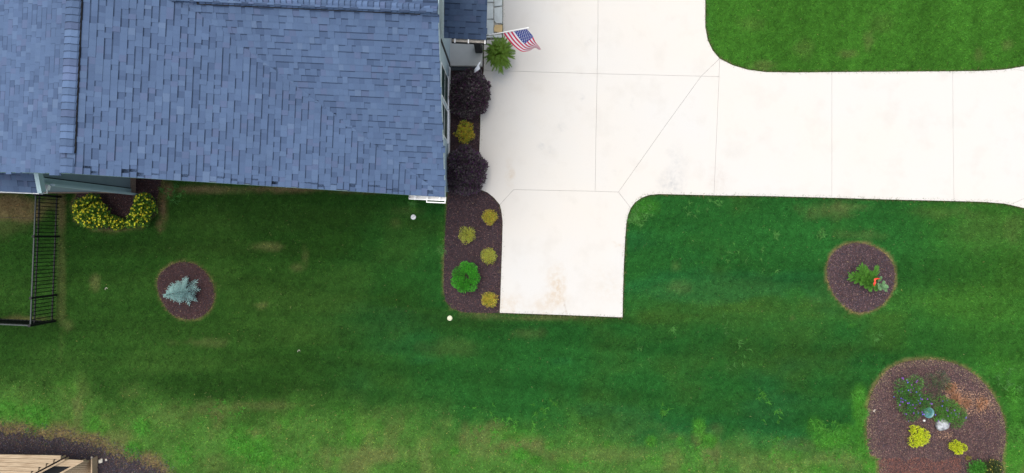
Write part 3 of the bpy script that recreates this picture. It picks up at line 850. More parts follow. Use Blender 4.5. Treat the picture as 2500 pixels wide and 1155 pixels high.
def slab3(pts):   # pts counter-clockwise from above
    deck.quad_slab(pts, .09)
slab3([HL(0, 0, ZE), HL(UV_, RB, zr2), HL(-RA, 0, zr1)])
slab3([HL(-RA, 0, zr1), HL(UV_, RB, zr2), HL(-RA, 2 * RB, zr1)])
slab3([HL(-RA, 2 * RB, zr1), HL(UV_, RB, zr2), HL(0, 2 * RB, ZE)])
slab3([HL(0, 0, ZE), HL(ue(RB), RB, zr2), HL(UV_, RB, zr2)])
slab3([HL(UV_, RB, zr2), HL(ue(RB), RB, zr2), HL(ue(2 * RB), 2 * RB, ZE)])
slab3([HL(-RA, 0, zr1), HL(-RA, 2 * RB, zr1), HL(-2 * RA, 2 * RB, ZE), HL(-2 * RA, 0, ZE)])
roof = hpart("roof", deck, M['roofdeck'])

# --- shingles
EXPO = 0.143
TONES = np.array([[0.076, 0.114, 0.192], [0.081, 0.121, 0.201], [0.067, 0.100, 0.172], [0.089, 0.131, 0.212], [0.053, 0.080, 0.141], [0.085, 0.110, 0.186], [0.104, 0.147, 0.228]])
TONES = (TONES * .72 + TONES.mean(0) * .28) * np.array([1.02, 1.06, 1.10])
TP = np.array([5, 5, 3, 3, 1.3, 2, .8]); TP /= TP.sum()
WID = [.085, .115, .145, .18, .23]
shapes = {}
def shingle_geo(w, proud, col=(1, 1, 1)):
    """unit piece: x along the course, y up the slope, z off the roof; a laminated shingle's low tabs carry a
    printed dark band at their head, doubling as painted shade of the course above, and its cut lower edge is black asphalt"""
    T = .018 if proud else .0105
    g = .0005
    L = EXPO + (.006 if proud else .03)
    x0, x1 = g, w - g
    t1 = T - .009 if proud else .001
    yb = EXPO - .026
    tb = T + (t1 - T) * yb / L
    V = np.array([[x0, 0, -.004], [x1, 0, -.004], [x1, 0, T], [x0, 0, T],            # cut edge
                  [x0, 0, T], [x1, 0, T], [x1, yb, tb], [x0, yb, tb],                # face
                  [x0, yb, tb], [x1, yb, tb], [x1, L, t1], [x0, L, t1],              # head band
                  [x0, L, -.006], [x1, L, -.006]])
    Fq = np.array([(0, 1, 2, 3), (4, 5, 6, 7), (8, 9, 10, 11), (11, 10, 13, 12), (1, 13, 10, 5), (0, 4, 11, 12)])
    c = np.tile(np.array(col, float), (14, 1))
    c[0:4] *= .30
    if not proud: c[8:12] *= .58  # head band tone also paints the shade under the next course
    return V, Fq, c
def shingle_mesh(wi, proud, tone):
    k = (wi, proud, tone)
    if k not in shapes:
        V, Fq, c = shingle_geo(WID[wi], proud, TONES[tone])
        me = mesh_np("shingle", V, Fq, c); me.materials.append(M['shingle'])
        shapes[k] = me
    return shapes[k]
FIELD = []     # (matrix 3x4, wi, proud, tone, roofname, area_px)
def field(origin, along, up, smax, span, rname, dark=1.0, seed=0, toneset=None, wset=None):
    """origin: Vector; along/up unit Vectors; span(s) -> (a0, a1) extent of the course at slope distance s"""
    r = random.Random(seed)
    nrm = along.cross(up).normalized()
    k = 0; s = 0.0
    while s < smax:
        a0, a1 = span(s + EXPO * .5)
        a = a0 - r.random() * .1
        first = True
        while a < a1:
            wi = r.choices(range(5), (1.2, 5, 6, 2.5, .3))[0] if wset is None else r.choice(wset)
            proud = r.random() < .5
            tone = r.choices((0, 1, 3, 5, 6, 2), (6, 6, 3, 2, .9, 2))[0] if proud else r.choices((2, 0, 4, 5), (5, 3, 1.6, 1))[0]
            aa = max(a, a0)
            if a + WID[wi] > a0 + .03:
                o = origin + along * (a if a >= a0 else a0 - .0) + up * s
                wid = WID[wi] if a >= a0 else None
                if a + WID[wi] > a1 + .06 and a > a0 + .02:
                    # last piece: slide back so that it ends at the rake
                    o = origin + along * (a1 - WID[wi]) + up * s
                M3 = Matrix(((along.x, up.x, nrm.x, o.x), (along.y, up.y, nrm.y, o.y), (along.z, up.z, nrm.z, o.z + (.002 if a + WID[wi] > a1 + .06 else 0)), (0, 0, 0, 1)))
                c = o + along * (WID[wi] / 2) + up * (EXPO / 2)
                pu, pv = PX(c.x, c.y, c.z)
                q = o + along * WID[wi]; e = o + up * EXPO
                p0 = PX(o.x, o.y, o.z); p1 = PX(q.x, q.y, q.z); p2 = PX(e.x, e.y, e.z)
                ar = abs((p1[0] - p0[0]) * (p2[1] - p0[1]) - (p1[1] - p0[1]) * (p2[0] - p0[0]))
                vis = (8 < pu < 2490) and (8 < pv < 1150)
                FIELD.append((M3, wi, proud, tone, rname, ar if vis else 0.0))
            a += WID[wi] if a >= a0 else WID[wi]
        s += EXPO
        k += 1
cA = 1 / math.sqrt(1 + TA * TA); sA = TA * cA
cB = 1 / math.sqrt(1 + TB * TB); sB = TB * cB
upA = (-EU) * cA + Vector((0, 0, sA)); upA2 = EU * cA + Vector((0, 0, sA))
upB = EV * cB + Vector((0, 0, sB)); upB2 = (-EV) * cB + Vector((0, 0, sB))
def O3(u, v, z): return Vector(HL(u, v, z))
vend = 2 * RB
# A south part (rake to valley), courses run along v
def vval(u): return min(RB, -u * TA / TB)
field(O3(0, -.01, ZE), EV, upA, RA / cA - .02, lambda s: (0.0, (vval(-s * cA) + .12) if -s * cA > UV_ else vend), "main", seed=3)
# A north triangle beyond the cross roof
field(O3(0, vend, ZE), EV, upA, -UV_ / cA, lambda s: (-(vval(-s * cA)) - .12, 0.0), "main", seed=4)
# west slope
field(O3(-2 * RA, vend, ZE), -EV, upA2, RA / cA - .02, lambda s: (0.0, vend + .01), "main", seed=5)
# B, courses run along u (from valley to the right rake)
field(O3(0, 0, ZE), EU, upB, RB / cB - .02, lambda s: (max(UV_, -(s * cB) * TB / TA) - .12, ue(s * cB) + .01), "main", seed=6)
field(O3(0, vend, ZE), -EU, upB2, RB / cB - .02, lambda s: (-ue(vend - s * cB), -(max(UV_, -(s * cB) * TB / TA) - .12)), "main", seed=8)

# porch roof and wing roof
PZ = 2.9; PT = 0.42; PV = 4.03; PU0 = -0.25; PU1 = 0.80
cP = 1 / math.sqrt(1 + PT * PT); upP = EV * cP + Vector((0, 0, PT * cP))
mbp = MB(); mbp.quad_slab([HL(PU0, PV, PZ), HL(PU1, PV, PZ), HL(PU1, PV + 2.6, PZ + 2.6 * PT), HL(PU0, PV + 2.6, PZ + 2.6 * PT)], .08)
mbp.quad_slab([HL(PU0, PV + 2.6, PZ + 2.6 * PT), HL(PU1, PV + 2.6, PZ + 2.6 * PT), HL(PU1, PV + 5.2, PZ), HL(PU0, PV + 5.2, PZ)], .08)
porch_roof = hpart("porch_roof", mbp, M['roofdeck'])
field(O3(PU0, PV, PZ), EU, upP, 2.6 / cP, lambda s: (0.0, PU1 - PU0 + .02), "porch", seed=9)
WZ = 4.42; WT = 0.36
wx = -10.95
def WG(x, y, z): return (x, y, z)
wing_eave_y = .965
cW = 1 / math.sqrt(1 + WT * WT)
upW = EV * cW + Vector((0, 0, WT * cW))
Wo = Vector((wx, wing_eave_y + .04, WZ))
mbw = MB(); 
q = [Wo - EU * 5, Wo, Wo + upW * 2.1, Wo + upW * 2.1 - EU * 5]
mbw.quad_slab([tuple(p) for p in q], .08)
wing_roof = hpart("wing_roof", mbw, M['roofdeck'])
field(Wo - EU * 5, EU, upW, 1.6, lambda s: (0.0, 5.0), "wing", seed=10)

# who becomes an object: the pieces that show largest, the rest stays joined
vis = [i for i, f in enumerate(FIELD) if f[5] > 0]
quota = {"porch": 40, "wing": 25, "main": 230}
hid = {}
chosen = set()
for rn, qn in quota.items():
    c = []
    for i in vis:
        if FIELD[i][4] != rn: continue
        Mx = FIELD[i][0]
        p = Mx.translation
        if rn == "main":   # must not be buried across the valley or under the ridge vents
            d = p - CO; uu = d.dot(EU); vv2 = d.dot(EV)
            if uu > UV_ and abs(vv2 - vval(uu)) < .35: continue
            if abs(uu + RA) < .35 or abs(vv2 - RB) < .4: continue
        c.append(i)
    c.sort(key=lambda i: -FIELD[i][5])
    chosen |= set(c[:qn])
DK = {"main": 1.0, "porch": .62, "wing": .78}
RO = {"main": roof, "porch": porch_roof, "wing": wing_roof}
darkm = {}
for rn in ("main", "porch", "wing"):
    Vs, Fs, Cs = [], [], []; nb = 0
    for i, (Mx, wi, proud, tone, r_, ar) in enumerate(FIELD):
        if r_ != rn: continue
        if i in chosen:
            me = shingle_mesh(wi, proud, tone)
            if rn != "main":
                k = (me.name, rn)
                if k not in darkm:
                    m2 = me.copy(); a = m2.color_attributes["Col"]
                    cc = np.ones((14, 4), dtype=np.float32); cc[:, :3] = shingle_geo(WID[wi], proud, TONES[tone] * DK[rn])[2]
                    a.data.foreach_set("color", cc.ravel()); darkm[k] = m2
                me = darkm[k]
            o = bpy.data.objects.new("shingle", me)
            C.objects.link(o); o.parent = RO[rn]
            o.matrix_parent_inverse = Matrix.Identity(4)
            o.matrix_basis = Mx
        else:
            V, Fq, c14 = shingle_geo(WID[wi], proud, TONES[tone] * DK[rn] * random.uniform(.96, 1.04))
            A = np.array(Mx)
            Vs.append(V @ A[:3, :3].T + A[:3, 3]); Fs.append(Fq + nb); nb += 14
            Cs.append(c14)
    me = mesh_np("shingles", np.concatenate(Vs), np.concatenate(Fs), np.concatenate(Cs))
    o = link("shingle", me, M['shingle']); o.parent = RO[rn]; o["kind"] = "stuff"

# --- ridge caps on raised vents
def ridge(p0, p1, half, t, raised, name="ridge_cap", step=.147, seed=1):
    """p0..p1 along the ridge line; caps folded over it"""
    r = random.Random(seed)
    p0 = Vector(p0); p1 = Vector(p1); d = (p1 - p0); L = d.length; d.normalize()
    side = Vector((0, 0, 1)).cross(d).normalized()
    n = int(L / step)
    for i in range(n):
        a = p0 + d * (i * step); 
        tone = TONES[r.choice((0, 0, 1, 3, 5, 1, 2))] * r.uniform(.85, 1.25)
        V = []; 
        prof = [-1, -.86, -.5, -.12, .12, .5, .86, 1]
        for (off, lift) in ((0.0, .026), (step - .020, .010), (step + .02, -.006)):
            for k in prof:
                ak = abs(k)
                z = raised + lift - t * half * max(0, ak - .06) * (1.0 if ak < .9 else 1.06)
                if ak == 1: z -= .018
                V.append(a + d * off + side * (k * half) + Vector((0, 0, z)))
        nb = len(prof)
        base = [v - Vector((0, 0, .02)) for v in V[:nb]]
        V = V + base
        Fq = []
        for k in range(nb - 1):
            Fq.append((k, nb + k, nb + k + 1, k + 1)[::-1])
            Fq.append((nb + k, 2 * nb + k, 2 * nb + k + 1, nb + k + 1)[::-1])
            Fq.append((k, k + 1, 3 * nb + k + 1, 3 * nb + k))
        c = np.tile(tone, (len(V), 1)); c[2 * nb:] *= .55  # cap tails and lip undersides darkened to paint the gap's shadow
        me = mesh_np("ridge_cap", np.array([tuple(v) for v in V]), np.array(Fq), c)
        me.materials.append(M['shingle'])
        o = bpy.data.objects.new(name, me); C.objects.link(o); o.parent = roof
def ventbody(p0, p1, half, t, raised):
    p0 = Vector(p0); p1 = Vector(p1); d = (p1 - p0).normalized(); side = Vector((0, 0, 1)).cross(d).normalized()
    mb = MB()
    for sgn in (-1, 1):
        a0 = p0; a1 = p1
        e = side * sgn * half
        top = raised - .015
        ptsA = [a0 + Vector((0, 0, top)), a0 + e + Vector((0, 0, top - t * half)), a0 + e + Vector((0, 0, -t * half)), a0 + Vector((0, 0, -.01))]
        ptsB = [p + (a1 - a0) for p in ptsA]
        b = len(mb.v)
        mb.v += [tuple(p) for p in ptsA + ptsB]
        mb.f += [(b, b + 1, b + 2, b + 3), (b + 7, b + 6, b + 5, b + 4), (b, b + 4, b + 5, b + 1), (b + 1, b + 5, b + 6, b + 2), (b + 2, b + 6, b + 7, b + 3)]
    o = hpart("ridge_vent", mb, M['ventblack'], roof); o.matrix_parent_inverse = Matrix.Identity(4)
roof.matrix_parent_inverse = hinv
ridge(HL(-RA, .40, zr1), HL(-RA, 7.8, zr1), .155, TA, .055, seed=2, step=.150)
ventbody(HL(-RA, .42, zr1), HL(-RA, 7.8, zr1), .165, TA, .055)
ridge(HL(-RA, .0, zr1), HL(-RA, .42, zr1), .15, TA, .018, seed=3)
ridge(HL(ue(RB) - .36, RB, zr2), HL(UV_ + .45, RB, zr2), .135, TB, .055, seed=4, step=.125)
ventbody(HL(ue(RB) - .37, RB, zr2), HL(UV_ + .45, RB, zr2), .145, TB, .055)
ridge(HL(ue(RB), RB, zr2), HL(ue(RB) - .36, RB, zr2), .13, TB, .018, seed=5)
ridge(HL(UV_ + .45, RB, zr2), HL(UV_ - .2, RB, zr2), .12, TB, .022, seed=6)

# --- walls
def wall(name, a, b, z0, zt0, zt1, mat, th=.12, label=None, mid=None):
    """upright slab from a to b (plan points), tops zt0 and zt1"""
    a = Vector((a[0], a[1], 0)); b = Vector((b[0], b[1], 0))
    d = (b - a).normalized(); n = Vector((d.y, -d.x, 0))      # outside is to the right of a->b
    mb = MB()
    pts = [a + Vector((0, 0, z0)), b + Vector((0, 0, z0)), b + Vector((0, 0, zt1))]
    if mid: pts.append(Vector((mid[0], mid[1], mid[2])))
    pts.append(a + Vector((0, 0, zt0)))
    mb.quad_slab([tuple(p) for p in pts], th)
    return hpart(name, mb, mat, label=label)
WV = .32
uw = lambda v: -0.20 + ue(v)
def L2(u, v): return HL(u, v, 0)[:2]
wall("wall", L2(-9.36, WV + .08), L2(uw(0), WV), -.05, zA(-5.7) - .02, ZE - .02, M['siding'], mid=None)   # south wall
bpy.data.objects["wall"].data.clear_geometry()
mbs = MB(); pts = [HL(-9.4, WV + .05, -.05), HL(uw(0), WV, -.05), HL(uw(0), WV, ZE - .06), HL(-RA, WV + .04, zr1 - .12), HL(-9.4, WV + .05, zr1 - .12 - TA * 1.85)]
mbs.quad_slab(pts, .12); 
tmp = mbs.mesh("wall"); bpy.data.objects["wall"].data = tmp; tmp.materials.append(M['siding'])
mbe = MB(); pts = [HL(uw(WV), WV + .13, -.05), HL(uw(7.5), 7.5, -.05), HL(uw(7.5), 7.5, ZE - .02), HL(uw(RB), RB, zr2 - .12), HL(uw(WV), WV + .13, zB(WV) - .12)]
mbe.quad_slab(pts, .12); hpart("wall", mbe, M['trim'], label="pale blue east wall with windows")
mbn = MB(); pts = [HL(uw(7.5) - .13, 7.5, -.05), HL(-15, 7.5, -.05), HL(-15, 7.5, ZE - .1), HL(-RA, 7.5, zr1 - .12), HL(uw(7.5) - .13, 7.5, ZE - .1)]
mbn.quad_slab(pts, .12); hpart("wall", mbn, M['siding'])
mbn = MB(); pts = [HL(-15, 7.38, -.05), HL(-15, .5, -.05), HL(-15, .5, ZE - .02), HL(-15, 7.38, ZE - .02)]
mbn.quad_slab(pts, .12); hpart("wall", mbn, M['siding'])
# wing: box below the small roof, east face towards the camera
wxx = -11.02; wy = 1.28
mbw = MB(); mbw.box(-16, wxx, wy, 1.95, .28, 4.30)
hpart("wing_wall", mbw, M['siding'])
mbw = MB(); mbw.box(-16.01, wxx + .02, wy - .02, 1.96, -.05, .28)
hpart("foundation", mbw, M['foundation'], label="tan stone foundation course of the wing")
mbw = MB(); mbw.box(wxx + .002, wxx + .026, wy - .024, wy + .10, .281, 4.25); mbw.box(wxx - .12, wxx, wy - .026, wy - .002, .281, 4.25)
hpart("corner_board", mbw, M['fascia'])
mbw = MB(); mbw.box(wxx + .003, wxx + .02, wy + .104, wy + .122, .281, 4.25)
hpart("corner_joint", mbw, M['black'], label="dark joint beside the corner board")

# fascia boards along the rakes and eaves
def strip(name, a, b, hgt, th, mat, drop=.012):
    a = Vector(a); b = Vector(b); d = (b - a).normalized(); n = Vector((d.y, -d.x, 0)).normalized()
    mb = MB()
    base = len(mb.v)
    for p in (a, b):
        for (o, z) in ((0, 0), (1, 0), (1, -hgt), (0, -hgt)):
            q = p + n * (th * o) + Vector((0, 0, z - drop)); mb.v.append(tuple(q))
    mb.f += [(0, 1, 2, 3), (7, 6, 5, 4), (0, 4, 5, 1), (1, 5, 6, 2), (2, 6, 7, 3), (3, 7, 4, 0)]
    return hpart(name, mb, mat)
strip("fascia", HL(-RA, 0.02, zr1), HL(-.02, 0.02, ZE), .22, .025, M['fascia'])
strip("fascia", HL(-2 * RA, .02, ZE), HL(-RA, .02, zr1), .22, .025, M['fascia'])
strip("fascia", HL(.0, .02, ZE), HL(ue(RB), RB, zr2), .16, .022, M['trim'])
strip("fascia", HL(ue(RB), RB, zr2), HL(ue(vend), vend, ZE), .16, .022, M['trim'])
a = Wo - EU * 5; strip("fascia", tuple(a), tuple(Wo), .15, .022, M['white'], drop=.03)
# wing rake board, flat white boards seen from above at the small roof's right end
rb = Wo + EU * .0
mb = MB(); q0 = rb + Vector((0, 0, .022)); 
mb.quad_slab([tuple(q0), tuple(q0 + EU * .10), tuple(q0 + EU * .10 + upW * .62), tuple(q0 + upW * .62)], .16)
hpart("rake_board", mb, M['fascia'])

# white lamp bracket under the wing eave
lx, ly, lz = P(108, 459, 4.15)
mb = MB(); mb.prism([(lx - .11, ly + .07), (lx - .08, ly - .05), (lx + .07, ly - .05), (lx + .10, ly + .07)][::1], lz - .10, lz)
mb.box(lx - .06, lx - .045, ly - .115, ly - .05, lz - .06, lz - .01); mb.box(lx + .035, lx + .05, ly - .115, ly - .05, lz - .06, lz - .01); mb.box(lx - .06, lx + .05, ly - .13, ly - .115, lz - .06, lz - .01)
fx = bevel(hpart("light_fitting", mb, M['plastic_white'], label="white light fitting with a bracket at the wing corner"), .004)
mb = MB(); mb.box(lx + .10, lx + .22, ly + .05, ly + .10, .3, lz - .05)
hpart("downspout", mb, M['trim'])

# windows in the east wall
def window(v0, v1, z0, z1):
    def T(x, y, z): return HL(uw(y) + x, y, z)
    fr = MB(); w = .035
    fr.box(.002, .022, v0 - w, v0, z0 - w, z1 + w, T); fr.box(.002, .022, v1, v1 + w, z0 - w, z1 + w, T)
    fr.box(.002, .022, v0, v1, z0 - w, z0, T); fr.box(.002, .022, v0, v1, z1, z1 + w, T)
    fr.box(.002, .020, v0, v1, (z0 + z1) / 2 - .02, (z0 + z1) / 2 + .02, T)
    f = hpart("window", fr, M['white'])
    pn = MB(); pn.box(.003, .016, v0, v1, z0, (z0 + z1) / 2 - .021, T)
    a = hpart("pane", pn, M['glass'], f); a.matrix_parent_inverse = Matrix.Identity(4)
    pn = MB(); pn.box(.003, .016, v0, v1, (z0 + z1) / 2 + .021, z1, T)
    a = hpart("pane", pn, M['glass'], f); a.matrix_parent_inverse = Matrix.Identity(4)
    sl = MB(); sl.box(.002, .05, v0 - .08, v1 + .08, z0 - w - .045, z0 - w - .003, T)
    a = hpart("sill", sl, M['white'], f); a.matrix_parent_inverse = Matrix.Identity(4)
window(2.68, 3.44, .85, 2.65)
window(1.72, 2.50, .85, 2.65)
# water table board low on the east wall
def T2(x, y, z): return HL(uw(y) + x, y, z)
mb = MB(); mb.box(.002, .03, .5, 3.9, .12, .36, T2); hpart("base_board", mb, M['white'])

# gutters
def gutter(name, a, b, wid, dep, mat, hm, hang, label=None, inner=None, hangpos=None):
    """open trough from a to b; outside to the right"""
    a = Vector(a); b = Vector(b); d = (b - a).normalized(); n = Vector((d.y, -d.x, 0)).normalized(); L = (b - a).length
    def T(x, y, z):
        p = a + d * x + n * y; return (p.x, p.y, p.z + z)
    t = .006
    mb = MB(); mb.box(0, L, 0, wid, -dep, -dep + t, T); mb.box(0, L, 0, t, -dep + t, 0, T); mb.box(0, L, wid - t, wid, -dep + t, .0, T)
    mb.box(-t, 0, 0, wid, -dep, 0, T); mb.box(L, L + t, 0, wid, -dep, 0, T); mb.box(0, L, wid - .02, wid - t, -.004, .004, T)
    g = hpart(name, mb, mat, label=label)
    if inner:
        mi = MB(); mi.box(.01, L - .01, t, wid - .02, -dep + t + .002, -dep * .45, T)
        o = hpart("debris", mi, inner, g); o.matrix_parent_inverse = Matrix.Identity(4)
    for x in hangpos or [L * (i + .5) / hang for i in range(hang)]:
        mh = MB(); mh.box(x - .014, x + .014, t, wid + .006, .0045, .012, T)
        o = hpart("gutter_hanger", mh, hm, g); o.matrix_parent_inverse = Matrix.Identity(4)
M['silt'] = mat_plain("gutter_silt", (0.40, 0.37, 0.33), 0.9, var=0.35, scale=25, bump=.5)
gutter("gutter", HL(PU0 + .20, PV + .01, PZ - .01), HL(PU1 + .02, PV + .01, PZ - .01), .11, .09, M['black'], M['plastic_white'], 3, "black gutter of the porch roof", M['silt'], [.08, .42, .84])
gutter("gutter", HL(-.86, .0, ZE - .01), HL(.03, .0, ZE - .01), .10, .10, M['plastic_white'], M['plastic_white'], 3, "short white gutter at the foot of the roof valley")
mb = MB(); 
a = Vector(HL(-.44, -.10, ZE - .03))
mb.box(0, .47, -.060, -.035, -.04, .0, lambda x, y, z: tuple(a + EU * x + EV * y + Vector((0, 0, z)))); mb.box(0, .02, -.035, .02, -.04, .0, lambda x, y, z: tuple(a + EU * x + EV * y + Vector((0, 0, z)))); mb.box(.45, .47, -.035, .02, -.04, .0, lambda x, y, z: tuple(a + EU * x + EV * y + Vector((0, 0, z))))
hpart("gutter_guard", mb, M['plastic_white'])

# porch posts and beam
mb = MB()
x, y, _ = P(1098, 165)
mb.box(x - .07, x + .03, y - .01, y + .09, .0, 2.78); hpart("corner_post", mb, M['black'], label="black corner board beside the porch opening")
x, y, _ = P(1170, 131)
mb = MB(); mb.box(x - .10, x + .08, y - .03, y + .15, .16, 2.95); hpart("porch_post", mb, M['black'])
mb = MB(); mb.box(x - .10, x + .10, y - .02, y + .18, .161, .26); hpart("post_base", mb, M['black'])
mb = MB(); mb.box(0, 1.0, .30, .42, -.20, -.0, lambda x, y, z: HL(PU0 + x, PV + y, PZ + .02 + z)); hpart("porch_beam", mb, M['black'])

# ------------------------------------------------------------------ plants
def leafcloud(lobes, n, L, Wd, palette, out=.6, shell=.4, droop=0.0, fold=.25):
    lob = np.array(lobes, float)
    vol = lob[:, 3] * lob[:, 4] * lob[:, 5]
    k = rng.choice(len(lob), n, p=(vol ** .8) / (vol ** .8).sum())
    d = rng.normal(size=(n, 3)); d[:, 2] = np.abs(d[:, 2]) * 1.0 - .25 * (rng.random(n) < .3)
    d /= np.linalg.norm(d, axis=1)[:, None]
    r = rng.random(n) ** shell
    c = lob[k, :3]; R = lob[k, 3:6]
    p = c + d * R * r[:, None]
    dirv = d * out + rng.normal(size=(n, 3)) * (1 - out) * .8
    dirv[:, 2] -= droop
    dirv /= np.linalg.norm(dirv, axis=1)[:, None]
    sd_ = np.cross(dirv, rng.normal(size=(n, 3))); sd_ /= (np.linalg.norm(sd_, axis=1)[:, None] + 1e-9)
    up = np.cross(sd_, dirv)
    l = L * (.6 + .8 * rng.random(n))[:, None]; w = Wd * (.7 + .6 * rng.random(n))[:, None]
    p0 = p; p1 = p + dirv * l * .45 + sd_ * w / 2 + up * w * fold; p2 = p + dirv * l; p3 = p + dirv * l * .45 - sd_ * w / 2 + up * w * fold
    V = np.stack([p0, p1, p2, p3], 1)
    V[:, :, 2] = np.maximum(V[:, :, 2], .02)
    pal = np.array([q[0] for q in palette], float); pr = np.array([q[1] for q in palette], float); pr /= pr.sum()
    lobtone = rng.normal(1, .10, len(lob))[k]
    ci = rng.choice(len(pal), n, p=pr)
    cc = pal[ci] * (lobtone * (.75 + .5 * rng.random(n)))[:, None]
    return V, np.repeat(cc, 4, axis=0)

def stems(base, lobes, r=.012, n=8, mat=None):
    mb = MB()
    for i in range(n):
        lb = random.choice(lobes)
        q = (lb[0] + random.uniform(-.5, .5) * lb[3], lb[1] + random.uniform(-.5, .5) * lb[4], lb[2] + lb[5] * random.uniform(0, .5))
        mb.bar((base[0] + random.uniform(-.03, .03), base[1] + random.uniform(-.03, .03), .0), q, r, 5, r * .4)
    return mb

def to_local(V, base): return V - np.array([base[0], base[1], 0])

def shrub(name, u, v, rpx, hgt, n, L, Wd, palette, label, cat="shrub", group=None, nl=9, asp=1.0, out=.6, shell=.35, flowers=None, droop=0.0, lobes_px=None, seed=1, flat=.55, lobr=.45):
    r_ = random.Random(seed)
    zc = hgt * .6
    x, y, _ = P(u, v, zc); R = rpx * (H - zc) / F
    base = (x, y)
    e = empty(name, (x, y, 0), label, cat, group)
    lobes = []
    if lobes_px:
        for (lu, lv, lr, lh) in lobes_px:
            lx, ly, _ = P(lu, lv, lh * .6); q = lr * (H - lh * .6) / F
            lobes.append((lx - x, ly - y, lh * .5, q, q, lh * .5))
    else:
        lobes.append((0, 0, hgt * .42, R * .72, R * .72 * asp, hgt * .52))
        for i in range(nl):
            a = 6.283 * (i + r_.random() * .7) / nl; q = R * r_.uniform(.48, .66)
            rr = R * lobr * r_.uniform(.8, 1.2)
            lobes.append((math.cos(a) * q, math.sin(a) * q * asp, hgt * r_.uniform(.32, .6), rr, rr * asp, hgt * r_.uniform(.28, .4)))
    V, c = leafcloud(lobes, n, L, Wd, palette, out, shell, droop)
    nn = len(V)
    me = mesh_np("foliage", V.reshape(-1, 3), np.arange(nn * 4).reshape(-1, 4), c)
    link("foliage", me, M['leaf'], e)
    st = stems((0, 0), lobes).build("stem", M['bark'], e)
    if flowers:
        (fn, fs, fcol, fz) = flowers
        V, c = leafcloud(lobes, fn * 4, fs, fs * .8, fcol, .5, .08)
        keep = V[:, 0, 2] > hgt * fz
        Vk = V[keep]; ck = c.reshape(-1, 4, 3)[keep]
        # each blossom: petals around one centre
        B = []; Cc = []
        for q in range(min(fn, len(Vk))):
            o = Vk[q, 0] + np.array([0, 0, .02]); base_c = ck[q, 0]
            for k in range(5):
                a = k * 1.2566 + q; da = np.array([math.cos(a), math.sin(a), .25]); db = np.array([-math.sin(a), math.cos(a), 0])
                B.append([o, o + da * fs * .45 + db * fs * .22, o + da * fs * .8, o + da * fs * .45 - db * fs * .22]); Cc += [base_c * random.uniform(.8, 1.15)] * 4
        me = mesh_np("flowers", np.array(B).reshape(-1, 3), np.arange(len(B) * 4).reshape(-1, 4), np.array(Cc))
        f = link("flowers", me, M['leaf'], e); f["kind"] = "stuff"
    return e

PURP = [((.055, .045, .056), 5), ((.095, .075, .085), 4), ((.125, .118, .108), 3), ((.12, .045, .105), 3), ((.22, .20, .19), 1)]
shrub("purple_shrub", 1145, 226, 50, 1.25, 13000, .065, .038, PURP, "large dark purple leaved shrub just below the porch", group="dark purple shrubs by the house", seed=11, lobes_px=[(1128, 205, 26, 1.1), (1160, 200, 24, 1.2), (1145, 228, 30, 1.3), (1178, 232, 18, 1.1), (1118, 238, 24, 1.0), (1168, 255, 22, 1.0), (1140, 262, 26, .9), (1115, 262, 16, .7), (1184, 210, 12, .9), (1150, 182, 14, .9)])
shrub("purple_shrub", 1139, 418, 51, 1.15, 13000, .065, .038, PURP[:3] + [((.10, .040, .105), 4), ((.12, .10, .11), .6)], "large dark purple leaved shrub at the house corner near the valley gutter", group="dark purple shrubs by the house", seed=12, lobes_px=[(1120, 395, 28, 1.1), (1150, 392, 26, 1.1), (1172, 405, 18, 1.0), (1138, 420, 30, 1.2), (1165, 432, 20, 1.0), (1112, 432, 22, .9), (1135, 450, 26, .8), (1110, 455, 16, .6), (1160, 455, 15, .7), (1135, 372, 18, .9)])
YO = [((.60, .48, .04), 4), ((.66, .36, .04), 3), ((.36, .54, .05), 2), ((.70, .56, .12), 1)]
shrub("golden_shrub", 1136, 321, 25, .55, 2600, .04, .013, YO + [((.20, .45, .04), 2)], "orange and lime feathery shrub between the two purple shrubs", group="golden shrubs in the long bed", seed=13, out=.7, lobes_px=[(1133, 306, 12, .5), (1146, 308, 9, .45), (1128, 322, 11, .5), (1142, 325, 14, .55), (1132, 338, 12, .45), (1150, 332, 9, .4), (1118, 328, 5, .3), (1112, 327, 4, .25), (1124, 312, 6, .35), (1138, 346, 8, .35)])
YG = [((.47, .50, .07), 5), ((.58, .56, .14), 2), ((.35, .44, .06), 3), ((.58, .42, .07), .8)]
YG2 = [((.50, .47, .06), 4), ((.64, .40, .06), 3), ((.28, .46, .04), 1.5)]
shrub("golden_shrub", 1195, 530, 19, .35, 2000, .035, .012, YG2, "small golden shrub with orange lower side, first below the bed's curved corner", group="golden shrubs in the long bed", seed=14)
shrub("golden_shrub", 1140, 574, 21, .35, 2000, .035, .012, YG, "round yellow green shrub standing alone nearest the lawn edge", group="golden shrubs in the long bed", seed=15)
shrub("golden_shrub", 1193, 625, 20, .35, 2000, .035, .012, YG, "round yellow green shrub above and right of the bright green shrub", group="golden shrubs in the long bed", seed=16)
shrub("golden_shrub", 1195, 731, 19, .35, 2000, .035, .012, YG2, "small golden shrub in the lower corner of the long bed, beside the pad", group="golden shrubs in the long bed", seed=17)
GRN = [((.055, .34, .024), 5), ((.08, .42, .03), 3), ((.04, .25, .02), 3)]
shrub("green_shrub", 1136, 675, 33, .55, 5200, .04, .020, GRN, "bright green leafy shrub, largest plant in the lower half of the long bed", seed=18, lobes_px=[(1120, 668, 16, .5), (1116, 688, 15, .45), (1130, 700, 15, .42), (1150, 697, 15, .45), (1158, 680, 14, .45), (1150, 657, 15, .5), (1136, 652, 14, .45), (1132, 690, 14, .5), (1155, 668, 12, .5)])

